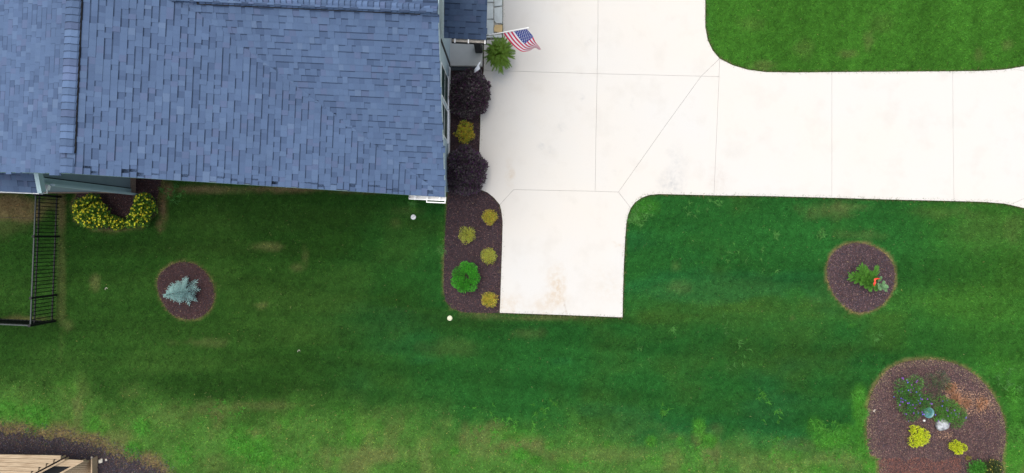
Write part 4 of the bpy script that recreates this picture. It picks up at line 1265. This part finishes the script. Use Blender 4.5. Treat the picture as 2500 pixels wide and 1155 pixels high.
YF = [((.07, .18, .02), 5), ((.13, .26, .025), 3), ((.04, .11, .015), 3)]
FY = [((.80, .76, .03), 5), ((.82, .64, .02), 2), ((.60, .72, .04), 3)]
shrub("flowering_bush", 222, 515, 44, .75, 5200, .05, .028, YF, "dark green bush full of yellow flowers, largest and leftmost of three", "bush", "yellow flowering bushes", seed=21, flowers=(320, .038, FY, .35), lobes_px=[(205, 505, 24, .7), (225, 492, 20, .6), (215, 530, 26, .7), (240, 520, 26, .7), (250, 538, 20, .55), (232, 545, 16, .45), (200, 522, 20, .6)])
shrub("flowering_bush", 284, 543, 20, .45, 2000, .045, .024, YF, "small yellow flowered bush in the gap between two larger flowering bushes", "bush", "yellow flowering bushes", seed=22, flowers=(90, .034, FY, .3), lobes_px=[(276, 540, 14, .4), (294, 545, 13, .35), (283, 550, 12, .3)])
shrub("flowering_bush", 346, 512, 38, .75, 4200, .05, .028, YF, "dark green bush with yellow flowers, rightmost of three by the wing wall", "bush", "yellow flowering bushes", seed=23, flowers=(230, .038, FY, .35), lobes_px=[(352, 495, 24, .7), (345, 515, 24, .7), (330, 535, 20, .55), (350, 538, 16, .5), (368, 510, 14, .5), (318, 545, 12, .35)])

# big corner bed
BG = [((.065, .22, .035), 5), ((.09, .30, .03), 3), ((.04, .12, .05), 2.5), ((.16, .30, .10), 1)]
FP = [((.30, .06, .60), 4), ((.16, .10, .70), 2), ((.42, .08, .48), 1)]
shrub("salvia", 2230, 970, 48, .45, 4200, .055, .014, BG, "sprawling green plant with purple flowers on the left of the corner bed", "flower", "purple flowering plants", seed=31, flowers=(60, .032, FP, .15), lobes_px=[(2205, 945, 22, .4), (2235, 935, 20, .35), (2225, 965, 28, .45), (2212, 990, 22, .4), (2245, 990, 26, .45), (2225, 1012, 18, .3), (2262, 975, 18, .35), (2200, 965, 18, .3)])
shrub("salvia", 2315, 1003, 42, .4, 3400, .055, .012, BG[:2] + [((.12, .24, .05), 4)], "grassy light green plant with a few purple flowers behind the pale rock", "flower", "purple flowering plants", seed=32, flowers=(22, .030, FP, .15), lobes_px=[(2300, 985, 20, .35), (2320, 1000, 24, .4), (2340, 1012, 20, .3), (2335, 1030, 16, .25), (2288, 1012, 16, .3), (2310, 1018, 18, .3)])
shrub("wispy_plant", 2290, 930, 36, .35, 1200, .05, .010, [((.10, .15, .06), 4), ((.05, .12, .06), 3), ((.16, .14, .08), 2)], "thin wispy grey green plant above the purple flowers", "plant", seed=33, lobes_px=[(2270, 930, 18, .3), (2298, 925, 20, .35), (2285, 950, 18, .25), (2312, 940, 12, .2)], out=.7)
YL = [((.58, .66, .02), 5), ((.68, .70, .05), 3), ((.40, .52, .02), 2)]
shrub("yellow_shrub", 2242, 1068, 27, .4, 1600, .045, .022, YL, "bright yellow shrub with an orange top, larger of the two below the rock", group="bright yellow shrubs", seed=34, lobes_px=[(2240, 1055, 14, .35), (2255, 1062, 14, .35), (2232, 1078, 14, .35), (2246, 1075, 13, .35), (2228, 1048, 8, .25), (2260, 1078, 6, .2)])
shrub("yellow_shrub", 2337, 1090, 19, .35, 1000, .045, .022, YL, "bright yellow shrub, smaller of the two, near the right side of the corner bed", group="bright yellow shrubs", seed=35, lobes_px=[(2333, 1088, 13, .3), (2340, 1099, 10, .3), (2352, 1092, 8, .25), (2326, 1090, 8, .25)])
shrub("seedling", 2364, 1118, 6, .12, 120, .03, .012, [((.30, .26, .05), 1)], "tiny yellowish seedling alone in the mulch of the corner bed", "plant", seed=36, nl=4)
shrub("green_shrub", 2388, 1146, 22, .4, 1500, .05, .02, [((.06, .26, .03), 4), ((.09, .32, .04), 3)], "bright green shrub cut by the lower edge at the corner bed", seed=37, nl=7)
shrub("flowering_bush", 2424, 1150, 30, .4, 2600, .04, .018, [((.04, .075, .02), 5), ((.07, .10, .03), 3)], "dark bush with tiny yellow flowers at the bottom of the corner bed", "bush", seed=38, nl=8, flowers=(45, .022, [((.6, .5, .08), 1)], .3))

# loose dry litter mound plants (dead coral bells)
for (u_, v_, r_, lab) in ((2322, 948, 15, "dead tan leafed plant under the wispy plant"), (2335, 972, 14, "dead salmon coloured plant nearest the grassy flowers"), (2355, 985, 18, "dead salmon coloured plant in the middle of the dry litter"), (2398, 985, 20, "dead tan plant near the right rim of the corner bed")):
    shrub("dead_plant", u_, v_, r_, .12, 260, .05, .024, [((.48, .24, .13), 3), ((.36, .20, .12), 3), ((.55, .34, .22), 1)], lab, "dead plant", "dead plants in the corner bed", seed=u_, nl=6)

# glazed bowl, rock, ball
def lathe(name, prof, mat, parent=None, n=28, loc=(0, 0, 0)):
    V, Fq = [], []
    for (r, z) in prof:
        for i in range(n):
            t = 2 * math.pi * i / n; V.append((math.cos(t) * r, math.sin(t) * r, z))
    for k in range(len(prof) - 1):
        for i in range(n):
            j = (i + 1) % n
            Fq.append((k * n + i, k * n + j, (k + 1) * n + j, (k + 1) * n + i))
    me = mesh_np(name, V, Fq, smooth=True)
    return link(name, me, mat, parent, loc)
x, y, _ = P(2268, 1008, .25)
o = lathe("garden_bowl", [(.0, .02), (.09, .02), (.10, .05), (.13, .16), (.155, .25), (.148, .255), (.12, .17), (.07, .09), (0, .08)], M['ceramic'], loc=(x, y, 0))
tag(o, "small turquoise glazed bowl among the purple flowers", "bowl")
import bmesh
def rock(u, v, rpx, hz, mat, label, name="rock", cat="rock", group=None, seed=1, sub=3, rough=.25, z0=0.0):
    bm = bmesh.new(); bmesh.ops.create_icosphere(bm, subdivisions=sub, radius=1)
    R = rpx / 83.4; r = random.Random(seed)
    ph = [r.uniform(0, 6) for _ in range(9)]
    for vtx in bm.verts:
        c = vtx.co
        k = 1 + rough * (math.sin(c.x * 2.3 + ph[0]) * math.sin(c.y * 2.9 + ph[1]) + .5 * math.sin(c.z * 4.1 + ph[2] + c.x * 3) + .25 * math.sin(c.y * 9 + ph[3]) * math.sin(c.x * 8 + ph[4]))
        vtx.co = Vector((c.x * R * k, c.y * R * k, c.z * hz * k + hz * .6))
    me = bpy.data.meshes.new(name); bm.to_mesh(me); bm.free()
    x, y, _ = P(u, v, hz)
    o = link(name, me, mat, None, (x, y, z0)); tag(o, label, cat, group); return o
M['rock'] = mat_plain("pale_rock", (0.33, 0.34, 0.36), 0.85, var=0.75, scale=14, bump=0.6)
M['pebble'] = mat_plain("pale_pebble", (0.62, 0.58, 0.48), 0.8, var=0.2, scale=9, bump=0.3)
rock(2303, 1038, 16, .16, M['rock'], "mottled grey and white boulder below the grassy flowers", seed=4, rough=.10)
x, y, _ = P(2257, 1027, .05)
o = lathe("garden_ball", [(0.001, .0), (.022, .006), (.032, .02), (.036, .036), (.032, .052), (.02, .066), (.001, .072)], M['plastic_white'], loc=(x, y, 0), n=16); tag(o, "small white ball on the mulch beside the turquoise bowl", "ball")
rock(244, 1127, 5.5, .04, M['pebble'], "largest cream pebble by the wooden deck", "pebble", "pebble", "pebbles beside the deck", 5, 2)
rock(248, 1122, 3, .025, M['pebble'], "small cream pebble touching the largest one", "pebble", "pebble", "pebbles beside the deck", 6, 2)
rock(259, 1123, 3, .025, M['pebble'], "cream pebble rightmost of the group by the deck", "pebble", "pebble", "pebbles beside the deck", 7, 2)
rock(224, 1118, 3, .025, M['pebble'], "cream pebble right at the deck corner", "pebble", "pebble", "pebbles beside the deck", 8, 2)
rock(2135, 1003, 3.2, .015, M['pebble'], "single pale chip lying near the left rim of the corner bed", "wood_chip", "chip", None, 9, 2)

# round pipe caps in the lawn
def cap(u, v, mat, label, bar=True):
    x, y, _ = P(u, v, .05)
    e = empty("pipe_cap", (x, y, 0), label, "pipe cap", "round pipe caps in the lawn")
    lathe("rim", [(.060, .0), (.074, .0), (.076, .04), (.070, .052), (.060, .050), (.058, .03)], mat, e)
    lathe("lid", [(.0001, .056), (.035, .055), (.0575, .048), (.0575, .02)], mat, e)
    if bar: MB().box(-.03, .03, -.007, .007, .056, .066, lambda x, y, z: (x * .85 - y * .5, x * .5 + y * .85, z)).build("slot", M['stake'], e)
cap(1009, 530, M['plastic_white'], "round white pipe cap in the lawn below the valley gutter")
cap(1098, 777, M['plastic_cream'], "round cream pipe cap at the lower left corner of the long bed", False)
x, y, _ = P(686, 452.5, .06)
mb = MB(); mb.bar((-.13, .01, .05), (.06, .0, .05), .028, 8); mb.bar((.06, .0, .05), (.16, -.06, .03), .02, 8, .012)
o = mb.build("drain_pipe", M['plastic_white']); o.location = (x, y, 0); tag(o, "short white drain pipe lying at the foot of the long roof edge", "pipe")
for (u_, v_, lab) in ((260, 706, "curled pale scrap lying on the dark lawn left of the spruce"), (730, 858, "tiny white scrap on the lawn below the house")):
    x, y, _ = P(u_, v_, .02)
    V = []; 
    for i in range(7):
        t = i / 6 * 3.6; V += [(math.cos(t) * .03, math.sin(t) * .035, .02 + .01 * math.sin(t * 2)), (math.cos(t) * .042, math.sin(t) * .05, .035)]
    Fq = [(2 * i, 2 * i + 2, 2 * i + 3, 2 * i + 1) for i in range(6)]
    o = link("litter", mesh_np("litter", V, Fq), M['pebble'], None, (x, y, 0)); tag(o, lab, "litter")

# ------------------------------------------------------------------ blue spruce: trunk and whorls of needled branches
def needle_branch(L, n, nl, wid, pal, taper=.5, sub=True, seed=0, drop=0.0):
    """branch along +x with needles; returns verts (quads) and colours"""
    r = np.random.default_rng(seed)
    out = []; col = []
    def run(p0, d, l, k, s):
        t = r.random(k) ** .8
        p = p0 + d * (l * t)[:, None]
        a = r.normal(size=(k, 3)); a -= (a @ d)[:, None] * d; a /= np.linalg.norm(a, axis=1)[:, None]
        nd = d * .65 + a * .75; nd /= np.linalg.norm(nd, axis=1)[:, None]
        sd2 = np.cross(nd, r.normal(size=(k, 3))); sd2 /= np.linalg.norm(sd2, axis=1)[:, None]
        ll = (nl * s * (1 - .45 * t) * (.7 + .6 * r.random(k)))[:, None]
        out.append(np.stack([p - sd2 * wid, p + nd * ll, p + sd2 * wid], 1))
        c = np.array([q for q in pal])[r.integers(0, len(pal), k)] * (.75 + .5 * r.random(k))[:, None]
        col.append(np.repeat(c, 3, axis=0))
    d = np.array([1.0, 0, 0])
    run(np.zeros(3), d, L, n, 1)
    if sub:
        m = max(2, int(L / .09))
        for i in range(m):
            t = .25 + .65 * i / m
            for sg in (-1, 1):
                dd = np.array([.72, sg * .7, r.normal(0, .12)]); dd /= np.linalg.norm(dd)
                run(d * L * t, dd, L * (.42 * (1 - t * .7)), int(n * .35), .9)
    V = np.concatenate(out); c = np.concatenate(col)
    return V.reshape(-1, 3), c

def conifer(name, base_px, tip_px, hgt, rmax, whorls, per, pal, label, nl=.035, seed=1, elev=(-.1, .7)):
    r = random.Random(seed)
    bx, by, _ = P(base_px[0], base_px[1], 0); tx, ty, _ = P(tip_px[0], tip_px[1], hgt)
    e = empty(name, (bx, by, 0), label, "tree")
    dx, dy = tx - bx, ty - by
    MB().bar((0, 0, -.02), (dx * .6, dy * .6, hgt * .6), .030, 7, .016).bar((dx * .6, dy * .6, hgt * .6), (dx, dy, hgt * .97), .016, 6, .004).build("trunk", M['bark'], e)
    meshes = []
    for q, L in enumerate((.16, .25, .34, .44, .54)):
        V, c = needle_branch(L, int(230 * L / .3), nl, .0035, pal, seed=seed * 10 + q)
        me = mesh_np("branch", V, np.arange(len(V)).reshape(-1, 3), c); me.materials.append(M['leaf']); meshes.append((L, me))
    for w in range(whorls):
        t = w / (whorls - 1)
        z = hgt * (.08 + .88 * t); R = rmax * (1 - t) ** .85 + .05
        for k in range(max(4, int(per * (1 - t * .4)))):
            a = 6.283 * k / max(4, int(per * (1 - t * .4))) + w * 1.9 + r.uniform(-.25, .25)
            l = R * r.uniform(.8, 1.15)
            L, me = min(meshes, key=lambda m: abs(m[0] - l))
            o = bpy.data.objects.new("branch", me); C.objects.link(o); o.parent = e
            el = elev[0] + (elev[1] - elev[0]) * t + r.uniform(-.08, .08)
            o.location = (dx * (z / hgt), dy * (z / hgt), z)
            o.rotation_euler = (r.uniform(-.2, .2), -el, a)
            s = l / L; o.scale = (s, s * .9, s * .9)
    me = meshes[0][1]
    o = bpy.data.objects.new("branch", me); C.objects.link(o); o.parent = e; o.location = (dx * .93, dy * .93, hgt * .93); o.rotation_euler = (0, -1.35, math.atan2(dy, dx))
    return e
SP = [(.52, .76, .73), (.40, .64, .62), (.66, .84, .80), (.22, .42, .42)]
conifer("blue_spruce", (457, 708), (400, 722), 1.5, .36, 9, 10, SP, "young blue spruce with pale silvery needles in the oval mulch bed", seed=5)

# ------------------------------------------------------------------ ribboned evergreen with flat feathery sprays
def evergreen():
    bx, by, _ = P(2116, 683, 0)
    e = empty("young_evergreen", (bx, by, 0), "young feathery evergreen with a red ribbon in the round mulch bed", "tree")
    tipx, tipy, _ = P(2160, 694, .95)
    top = Vector((tipx - bx, tipy - by, .95))
    MB().bar((0, 0, -.02), tuple(top * .55), .016, 7, .010).bar(tuple(top * .55), tuple(top), .010, 6, .003).build("trunk", M['bark'], e)
    pal = [(.075, .23, .025), (.11, .31, .035), (.05, .15, .025)]; pal2 = [(.15, .32, .13), (.12, .26, .10), (.20, .36, .18)]
    spec = [(2072, 674, .30, .15, 1.1, 0), (2088, 668, .35, .2, .9, 0), (2098, 648, .40, .25, 1.2, 0), (2112, 656, .42, .35, 1.0, 0), (2142, 647, .5, .4, .8, 0), (2128, 664, .5, .4, 1, 0), (2100, 692, .3, .3, 1, 0), (2112, 702, .3, .3, 1, 0),
            (2124, 711, .35, .35, .9, 0), (2140, 710, .45, .45, .9, 0), (2104, 680, .4, .3, 1.1, 0), (2118, 690, .5, .4, 1, 0), (2132, 698, .5, .5, 1, 0), (2150, 708, .6, .6, .8, 1), (2168, 702, .75, .75, .8, 1), (2160, 688, .75, .8, .8, 1), (2152, 676, .7, .6, .7, 1), (2166, 712, .6, .7, .6, 1), (2140, 676, .6, .5, .9, 0), (2085, 682, .25, .2, .9, 0), (2122, 676, .55, .45, 1, 0)]
    for q, (u, v, zt, zs, wf, pi) in enumerate(spec):
        a = top * (zs / .95)
        tx, ty, _ = P(u, v, zt); tip = Vector((tx - bx, ty - by, zt))
        d = tip - a; L = d.length; d.normalize()
        side = Vector((0, 0, 1)).cross(d).normalized(); up = d.cross(side)
        r = np.random.default_rng(q + 50)
        T, Cc = [], []
        pl = pal2 if pi else pal
        def spray(p0, dr, l, w, k):
            for i in range(k):
                t = r.random() ** .8; p = p0 + dr * (l * t)
                sg = 1 if r.random() < .5 else -1
                fd = (dr * .8 + side * (sg * r.uniform(.3, .8)) + up * r.normal(0, .2)).normalized()
                ll = w * (1 - t * .6) * r.uniform(.6, 1.2)
                sw = fd.cross(up).normalized() * .008
                T.append([tuple(p - sw), tuple(p + fd * ll), tuple(p + sw)]); Cc.extend([np.array(pl[r.integers(0, 3)]) * r.uniform(.7, 1.3)] * 3)
        spray(a, d, L, .09 * wf, 200)
        for i in range(5):
            t = .3 + .6 * i / 5
            for sg in (-1, 1):
                dr = (d * .8 + side * sg * .6 + up * r.normal(0, .15)).normalized()
                spray(a + d * (L * t), dr, L * .40 * wf * (1.15 - t * .7), .07 * wf, 70)
        link("branch", mesh_np("branch", np.array(T).reshape(-1, 3), np.arange(len(T) * 3).reshape(-1, 3), np.array(Cc)), M['leaf'], e)
    # ribbon: bent strip
    pts = [(2147, 680, .80), (2142, 680, .84), (2137, 681, .86), (2135, 684, .86), (2137, 688, .85), (2134, 693, .83), (2134, 697, .78)]
    V = []
    for (u, v, z) in pts:
        x, y, _ = P(u, v, z); V += [(x - .022, y + .010, z), (x + .022, y - .018, z + .01)]
    Fq = [(2 * i, 2 * i + 1, 2 * i + 3, 2 * i + 2) for i in range(len(pts) - 1)]
    o = link("ribbon", mesh_np("ribbon", V, Fq), M['red_ribbon']); tag(o, "bright red ribbon tied to the young evergreen", "ribbon")
    mo = o.modifiers.new("thick", 'SOLIDIFY'); mo.thickness = .004
evergreen()

# ------------------------------------------------------------------ potted fern with arching fronds
def fern():
    z0 = .55
    x, y, _ = P(1218, 130, .75)
    e = empty("potted_fern", (x, y, 0), "bushy green fern in a black pot between the porch and the flag", "fern")
    lathe("pot", [(0.001, .17), (.12, .17), (.13, .2), (.155, z0), (.165, z0), (.165, z0 + .03), (.145, z0 + .03), (.14, z0 - .03), (0.001, z0 - .03)], M['pot'], e)
    MB().box(-.13, .13, -.13, .13, .0405, .165).build("plinth", M['pot'], e)
    meshes = []
    for q in range(7):
        r = np.random.default_rng(q + 200)
        L = (.34, .40, .46, .36, .30, .24, .42)[q]; T, Cc = [], []
        rise = (.30, .22, .12, .34, .30, .36, .20)[q]
        def pos(t): return np.array([L * t, 0.02 * math.sin(t * 3 + q), rise * math.sin(min(1, t * 1.25) * 1.9) - (.14 + .06 * q % .1) * t * t])
        n = 26; wob = r.uniform(-.1, .1)
        for i in range(n + 1):                      # midrib, two vertices a step
            p = pos(i / n); p[1] += wob * (i / n) ** 2
            wd = .006 * (1 - .8 * i / n)
            T += [p + np.array([0, -wd, 0]), p + np.array([0, wd, 0])]; Cc += [np.array([.10, .20, .02])] * 2
        FQ = [(2 * i, 2 * i + 2, 2 * i + 1) for i in range(n)] + [(2 * i + 1, 2 * i + 2, 2 * i + 3) for i in range(n)]
        for i in range(n):
            t = (i + .5) / n; p = pos(t); p[1] += wob * t * t
            ll = .058 * math.sin(math.pi * (t * .86 + .1)) + .008
            for sg in (0, 1):
                d = np.array([.45, (sg * 2 - 1) * 1.0, -.25 + r.normal(0, .15)]); d /= np.linalg.norm(d)
                T.append(p + d * ll); Cc.append(np.array([.125, .205, .014]) * r.uniform(.4, 1.5))
                FQ.append((2 * i + sg, 2 * i + 2 + sg, len(T) - 1))
        me = mesh_np("frond", np.array(T), np.array(FQ), np.array(Cc)); me.materials.append(M['leaf']); meshes.append(me)
    for i in range(240):
        me = meshes[i % 7]
        o = bpy.data.objects.new("frond", me); C.objects.link(o); o.parent = e
        o.location = (random.uniform(-.05, .05), random.uniform(-.05, .05), z0 + random.uniform(-.02, .05))
        s = random.uniform(.9, 1.22) if i % 3 else random.uniform(.45, .8)
        o.rotation_euler = (random.uniform(-.3, .3), random.uniform(-.35, .1), i * 2.39996 + random.uniform(-.2, .2))
        o.scale = (s, s, s)
fern()

# ------------------------------------------------------------------ flag on its pole
def flag():
    pa = P(1193, 85.5, 2.05); pb = P(1289, 68, 2.45)
    e = empty("flag", (pa[0], pa[1], 0), "red, white and blue striped flag with white stars on a white pole over the driveway", "flag")
    inv = Matrix.Translation(Vector((-pa[0], -pa[1], 0)))
    def fp(name, me, mat):
        me.transform(inv); return link(name, me, mat, e)
    mb = MB().bar(pa, pb, .014, 10); fp("pole", mb.mesh("pole"), M['plastic_white'])
    bm = bmesh.new(); bmesh.ops.create_uvsphere(bm, u_segments=12, v_segments=8, radius=.026)
    bmesh.ops.translate(bm, verts=bm.verts, vec=pb)
    me = bpy.data.meshes.new("finial"); bm.to_mesh(me); bm.free(); fp("finial", me, M['plastic_white'])
    def curve(pts, t):
        n = len(pts) - 1; x = min(t * n, n - 1e-6); i = int(x); f = x - i
        p0 = pts[max(i - 1, 0)]; p1 = pts[i]; p2 = pts[i + 1]; p3 = pts[min(i + 2, n)]
        return tuple(.5 * (2 * p1[c] + (p2[c] - p0[c]) * f + (2 * p0[c] - 5 * p1[c] + 4 * p2[c] - p3[c]) * f * f + (3 * p1[c] - p0[c] - 3 * p2[c] + p3[c]) * f ** 3) for c in range(3))
    lo = [(1229, 81, 2.16), (1242, 99, 2.0), (1256, 114, 1.86), (1274, 126, 1.76), (1292, 124, 1.68), (1306, 117, 1.64), (1316, 122, 1.55)]
    hi = [(1286, 71, 2.42), (1293, 79, 2.34), (1300, 87, 2.26), (1304, 96, 2.16), (1308, 104, 2.02), (1315, 112, 1.86), (1321, 121, 1.7)]
    def pt(s, t):
        a = curve(lo, t); b = curve(hi, t)
        u = a[0] + (b[0] - a[0]) * s; v = a[1] + (b[1] - a[1]) * s; z = a[2] + (b[2] - a[2]) * s
        bulge = math.sin(math.pi * s) * t
        u += -3 * bulge * (1 - t); v += 5 * bulge * (1.0 - t) 
        z += .035 * math.sin(s * 7 + t * 5) * t
        return P(u, v, z)
    ns, ntt = 26, 40
    V = [pt(i / ns, j / ntt) for j in range(ntt + 1) for i in range(ns + 1)]
    Fr, Fw, Fb = [], [], []
    for j in range(ntt):
        for i in range(ns):
            q = (j * (ns + 1) + i, j * (ns + 1) + i + 1, (j + 1) * (ns + 1) + i + 1, (j + 1) * (ns + 1) + i)
            st = i // 2
            if st >= 6 and j < 16: Fb.append(q)
            elif st % 2 == 0: Fr.append(q)
            else: Fw.append(q)
    me = bpy.data.meshes.new("cloth"); me.from_pydata(V, [], Fr + Fw + Fb)
    for m in ('flag_red', 'flag_white', 'flag_blue'): me.materials.append(M[m])
    idx = [0] * len(Fr) + [1] * len(Fw) + [2] * len(Fb)
    me.polygons.foreach_set("material_index", idx); me.polygons.foreach_set("use_smooth", [True] * len(idx)); me.update()
    me.transform(inv); link("cloth", me, None, e)
    sv_, sf = [], []
    for r in range(9):
        cols = 6 if r % 2 == 0 else 5
        for c in range(cols):
            s0 = 6 / 13 + (7 / 13) * (r + 1) / 10; t0 = .4 * ((c + .5) / 6 if r % 2 == 0 else (c + 1) / 6)
            b = len(sv_)
            for k in range(10):
                a = k * math.pi / 5; rr = .024 if k % 2 == 0 else .011
                x, y, z = pt(min(1, s0 + math.cos(a) * rr), max(0, t0 + math.sin(a) * rr * .8)); sv_.append((x, y, z + .006))
            sf.append(tuple(range(b, b + 10)))
    me = bpy.data.meshes.new("stars"); me.from_pydata(sv_, [], sf); me.transform(inv); o = link("stars", me, M['flag_white'], e); o["kind"] = "stuff"
flag()

# small white garden flag at the porch corner
x, y, _ = P(1172, 160, .9)
e = empty("garden_flag", (x, y, 0), "small folded white and blue cloth flag on a thin stake at the porch corner", "flag")
MB().bar((0, 0, 0), (0, 0, 1.4), .006, 6).bar((-.01, 0, 1.38), (.05, -.02, 1.38), .005, 6).build("stake", M['stake'], e)
V = []; n = 8
for i in range(n + 1):
    t = i / n
    for k, (uu, vv, zz) in enumerate(((1173 - 3 * t, 148 + 22 * t, 1.35 - .3 * t), (1164 - 10 * t, 160 + 23 * t, 1.25 - .3 * t))):
        q = P(uu + 1.2 * math.sin(t * 9 + k), vv, zz); V.append((q[0] - x, q[1] - y, q[2]))
o = link("cloth", mesh_np("cloth", V, [(2 * i, 2 * i + 1, 2 * i + 3, 2 * i + 2) for i in range(n)], smooth=True), M['cloth_white'], e)
mo = o.modifiers.new("thick", 'SOLIDIFY'); mo.thickness = .003

# ------------------------------------------------------------------ metal fence
def fence():
    A = Vector((-13.21, 1.22, 0)); B = Vector((-13.36, -2.47, 0))
    e = empty("metal_fence", (B.x, B.y, 0), "black metal picket fence running from the wing out into the left lawn", "fence")
    inv = -B
    def prt(name, mb, mat): 
        me = mb.mesh(name); me.transform(Matrix.Translation(inv)); return link(name, me, mat, e)
    def run(A, B, posts, spacing=.104, toprail='rail'):
        d = (B - A); L = d.length; d.normalize(); n = Vector((-d.y, d.x, 0))
        def T(x, y, z): p = A + d * x + n * y; return (p.x, p.y, z)
        for (z, m, th) in ((1.085, toprail, .032), (.93, 'black', .028), (.165, 'black', .028)):
            prt("rail", MB().box(0, L, -th / 2, th / 2, z - .017, z + .017, T), M[m])
        base = None
        k = int(L / spacing)
        me = MB().box(-.0095, .0095, -.0095, .0095, .05, 1.066).mesh("picket"); me.materials.append(M['black'])
        for i in range(k):
            x = (i + .5) * L / k
            if any(abs(x - p) < .04 for p in posts): continue
            p = A + d * x + inv
            o = bpy.data.objects.new("picket", me); C.objects.link(o); o.parent = e; o.location = (p.x, p.y, 0); o.rotation_euler = (0, 0, math.atan2(d.y, d.x))
        for p in posts:
            q = prt("post", MB().box(p - .028, p + .028, -.028, .028, -.02, 1.12, T).box(p - .034, p + .034, -.034, .034, 1.12, 1.14, T), M['black'])
    run(A, B, [.06, 1.22 - .0, 2.93])
    prt("post", MB().box(B.x - .03, B.x + .03, B.y - .03, B.y + .03, -.02, 1.13).box(B.x - .036, B.x + .036, B.y - .036, B.y + .036, 1.13, 1.15), M['black'])
    run(B + Vector((-.035, 0, 0)), Vector((-15.9, -2.36, 0)), [1.6])
fence()

# edging branch line left of the fence
x, y, _ = P(30, 531, 0)
mb = MB().bar((-.9, .02, .015), (.62, -.02, .015), .010, 6, .007); o = mb.build("edging_cable", M['bark']); o.location = (x, y, 0); tag(o, "thin dark edging line lying in the brown grass left of the fence", "edging")

# ------------------------------------------------------------------ wooden deck, lower left corner
def deck_corner():
    c0 = P(60, 1150, .8)
    e = empty("wooden_deck", (c0[0], c0[1], 0), "pale pine deck and steps with open dark well in the lower left corner", "deck")
    inv = Matrix.Translation(Vector((-c0[0], -c0[1], 0)))
    def prt(name, mb, mat=M['wood'], label=None):
        me = mb.mesh(name); me.transform(inv); o = link(name, me, mat, e)
        if label: o["label"] = label
        return bevel(o, .004, 1)
    zt = .95
    # deck boards run left-right; their right ends follow the slanting edge
    def xr(v): return 148 - (v - 1116) * (74 / 39.0)
    v = 1111.0; i = 0
    while v < 1290:
        v2 = v + 9.6
        l = -260
        r0, r1 = xr(v + 5) + 0.5, xr(v + 5)
        a, b, c, d = P(l, v + .3 - 6, zt), P(r0, v + .3 + 1, zt), P(r0 - 1, v2 + 1, zt), P(l, v2 - 6, zt)
        prt("plank", MB().quad_slab([d, c, b, a], .035)); v = v2; i += 1
    # rim joist along the slanting edge
    a = P(xr(1114) + 3, 1115, zt - .03); b = P(xr(1280) + 3, 1280, zt - .03)
    def edge(u0, v0, u1, v1, z, w, h, name, mat=M['wood']):
        p = Vector(P(u0, v0, z)); q = Vector(P(u1, v1, z)); d = (q - p).normalized(); n = Vector((-d.y, d.x, 0)); L = (q - p).length
        T = lambda x, y, zz: tuple(p + d * x + n * y + Vector((0, 0, zz)))
        return prt(name, MB().box(0, L, -w / 2, w / 2, -h, 0, T), mat)
    edge(149, 1118, -160, 1281, zt - .045, .05, .22, "joist")
    edge(158, 1122, -150, 1285, zt - .12, .045, .2, "joist")
    # landing board
    prt("landing", MB().quad_slab([P(127, 1138, .75), P(176, 1139.5, .75), P(201, 1124, .75), P(152, 1121.5, .75)], .04))
    # black sheet standing in for the shade of the well below and between
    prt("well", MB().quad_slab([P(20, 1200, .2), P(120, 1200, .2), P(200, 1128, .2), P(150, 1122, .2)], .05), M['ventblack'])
    edge(203, 1125, -60, 1271, .78, .05, .14, "handrail")
    # vertical slats of the outer panel: from the slanting cap out to the ground line
    def yb(u): return 1125 + (u - 200) * -0.05
    top0 = Vector(P(203, 1125.5, .70)); top1 = Vector(P(95, 1185, .70)); bot0 = Vector(P(225, 1123.5, .05)); bot1 = Vector(P(221, 1185, .05))
    n = 11
    for k in range(n):
        t0 = k / n + .004; t1 = (k + 1) / n - .006
        a = top0.lerp(top1, t0); b = top0.lerp(top1, t1); c = bot0.lerp(bot1, t1); d = bot0.lerp(bot1, t0)
        prt("slat", MB().quad_slab([tuple(a), tuple(b), tuple(c), tuple(d)], .02))
    prt("end_post", MB().quad_slab([P(221.5, 1180, .30), P(225, 1180, .30), P(225, 1121, .30), P(221.5, 1121.5, .30)], .29))
deck_corner()
